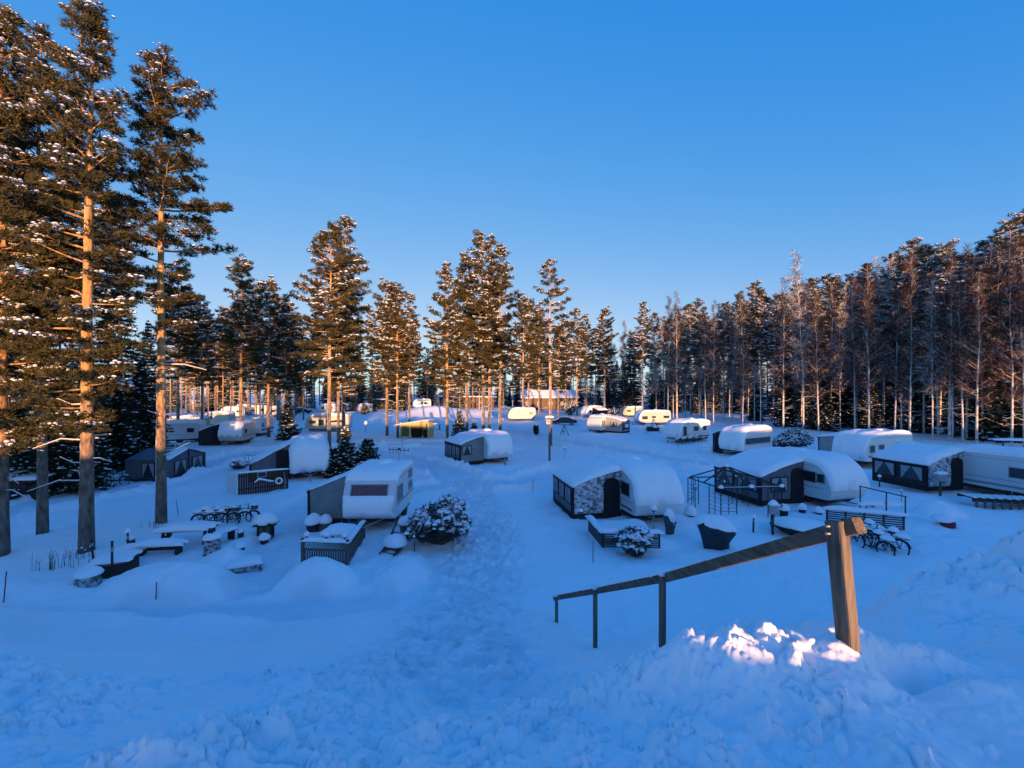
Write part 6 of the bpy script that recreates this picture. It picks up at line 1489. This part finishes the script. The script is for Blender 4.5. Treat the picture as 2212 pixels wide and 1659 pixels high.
def house(label, u0, u1, v, H, D, m_, rz=0, flat=False, name='house', win=4):
    x0, y = P(u0, v); x1, _ = P(u1, v); W = x1 - x0; t = thing(name, label, 'house' if name == 'house' else 'building', ((x0 + x1) / 2, y, gz((x0 + x1) / 2, y)), R(rz)); eh = H * (.62 if not flat else .88)
    m = MB()
    if flat: m.box((0, D / 2, eh / 2), (W, D, eh))
    else: m.prism([(0, -.5), (D, -.5), (D, eh), (D / 2, H - .15), (0, eh)], lambda a, b: (-W / 2, a, b), lambda a, b: (W / 2, a, b))
    m.build('wall', M[m_], t)
    r_ = MB()
    if flat: r_.box((0, D / 2, eh + .12), (W + 1.4, D + 1.4, .2))
    else:
        for s_ in (0, 1):
            a, b = ((-.6, eh - .18), (D / 2, H)) if s_ == 0 else ((D + .6, eh - .18), (D / 2, H)); r_.prism([a, b, (b[0], b[1] + .14), (a[0], a[1] + .14)], lambda c, d: (-W / 2 - .5, c, d), lambda c, d: (W / 2 + .5, c, d))
    ro = r_.build('roof', M['dark'], t); s = MB()
    if flat: s.slab((0, D / 2, eh + .22), W + 1.4, D + 1.4, .45, 0, 14, 3, p=10)
    else: blanket(s, [(-.6, eh), (D / 2, H + .14), (D + .6, eh)], -W / 2 - .5, W / 2 + .5, .35, lambda w, a, b: (w, a, b), 24, 14, 3, .05, .05, p=12)
    s.build('snow_cap', M['snow'], ro, True)
    for i in range(win): panel_window(t, (-W / 2 + W * (i + .5) / win, -.02, eh * .55), (0, -1, 0), (1, 0, 0), min(1.1, W / win * .5), 1.1, 'glass', 'white', .05)
    m = MB(); m.box((W * .12, -.04, 1.05), (1.0, .07, 2.1)); do = m.build('door', M['dwood'], t); m = MB(); m.box((W * .12 + .4, -.09, 1.05), (.05, .06, .14)); m.build('handle', M['metal'], do)
house('ochre wooden house behind the central pines, glowing in the sun', 1128, 1250, 886, 6.6, 9, 'ochre', 4, win=5)
house('rust-red low building with a flat snowy roof behind the sunlit snow heap', 948, 1068, 881, 4.6, 6, 'rust', 0, True, 'service_building', 5)
house('dark low building with a snowy roof in the far left woods', 812, 850, 884, 3.6, 5, 'dwood', 0, True, 'service_building', 2)
# far right: snowy clothes shelter and dark shelter at the left edge
x, y = P(2196, 1000); t = thing('drying_rack', 'thin snow-lined rack under the trees at the right edge', 'rack', (x, y, gz(x, y)), R(-20))
m = MB(); m.box((0, 0, 2.0), (3.4, .9, .08)); m.build('top', M['dwood'], t)
for q in (-.9, .9): m = MB(); m.box((q, 0, 1), (.1, .1, 2.0)); m.build('post', M['gwood'], t)
s = MB(); s.slab((0, 0, 2.04), 3.45, 1.0, .14, 0, 12, 3); s.build('snow_cap', M['snow'], t, True)
x, y = P(25, 1080); t = thing('woodshed', 'low dark shed with a snowy roof edge behind the edge pine', 'shed', (x, y, gz(x, y)), R(4))
m = MB(); m.box((0, .8, .6), (2.6, 1.6, 1.3)); m.build('wall', M['dwood'], t); m = MB(); m.prism([(-.2, 1.15), (1.8, 1.45), (1.8, 1.53), (-.2, 1.23)], lambda a, b: (-1.45, a, b), lambda a, b: (1.45, a, b)); m.build('roof', M['dwood'], t); s = MB(); blanket(s, [(-.2, 1.23), (1.8, 1.53)], -1.45, 1.45, .12, lambda w, a, b: (w, a, b), 12, 10, 3, .08, .08); s.build('snow_cap', M['snow'], t, True)
m = MB(); m.box((.5, -.02, .5), (.7, .05, 1.05)); m.build('door', M['brown'], t)
# dark fence beside the left trees
slat_fence('dark low board fence under the left spruces', [P(120, 1062), P(215, 1040)], .8, 4, 'dwood', .08, name='board_fence')
# a twig and grass stem poking out near the camera
for lb, u, v, l, a in (('bare twig poking out of the snow in the middle foreground', 855, 1440, .12, .1), ('thin dark twig stuck in the snow below the sunlit clods', 1702, 1455, .10, -.45)):
    x, y, z = ground_at(u, v, 6); t = thing('twig', lb, 'twig', (x, y, z)); m = MB(); m.tube([(0, 0, -.05), (a * l * .4, 0, l * .6), (a * l, .01, l)], [.004, .0035, .002], 5); m.build('stem', M['deadwood'], t)
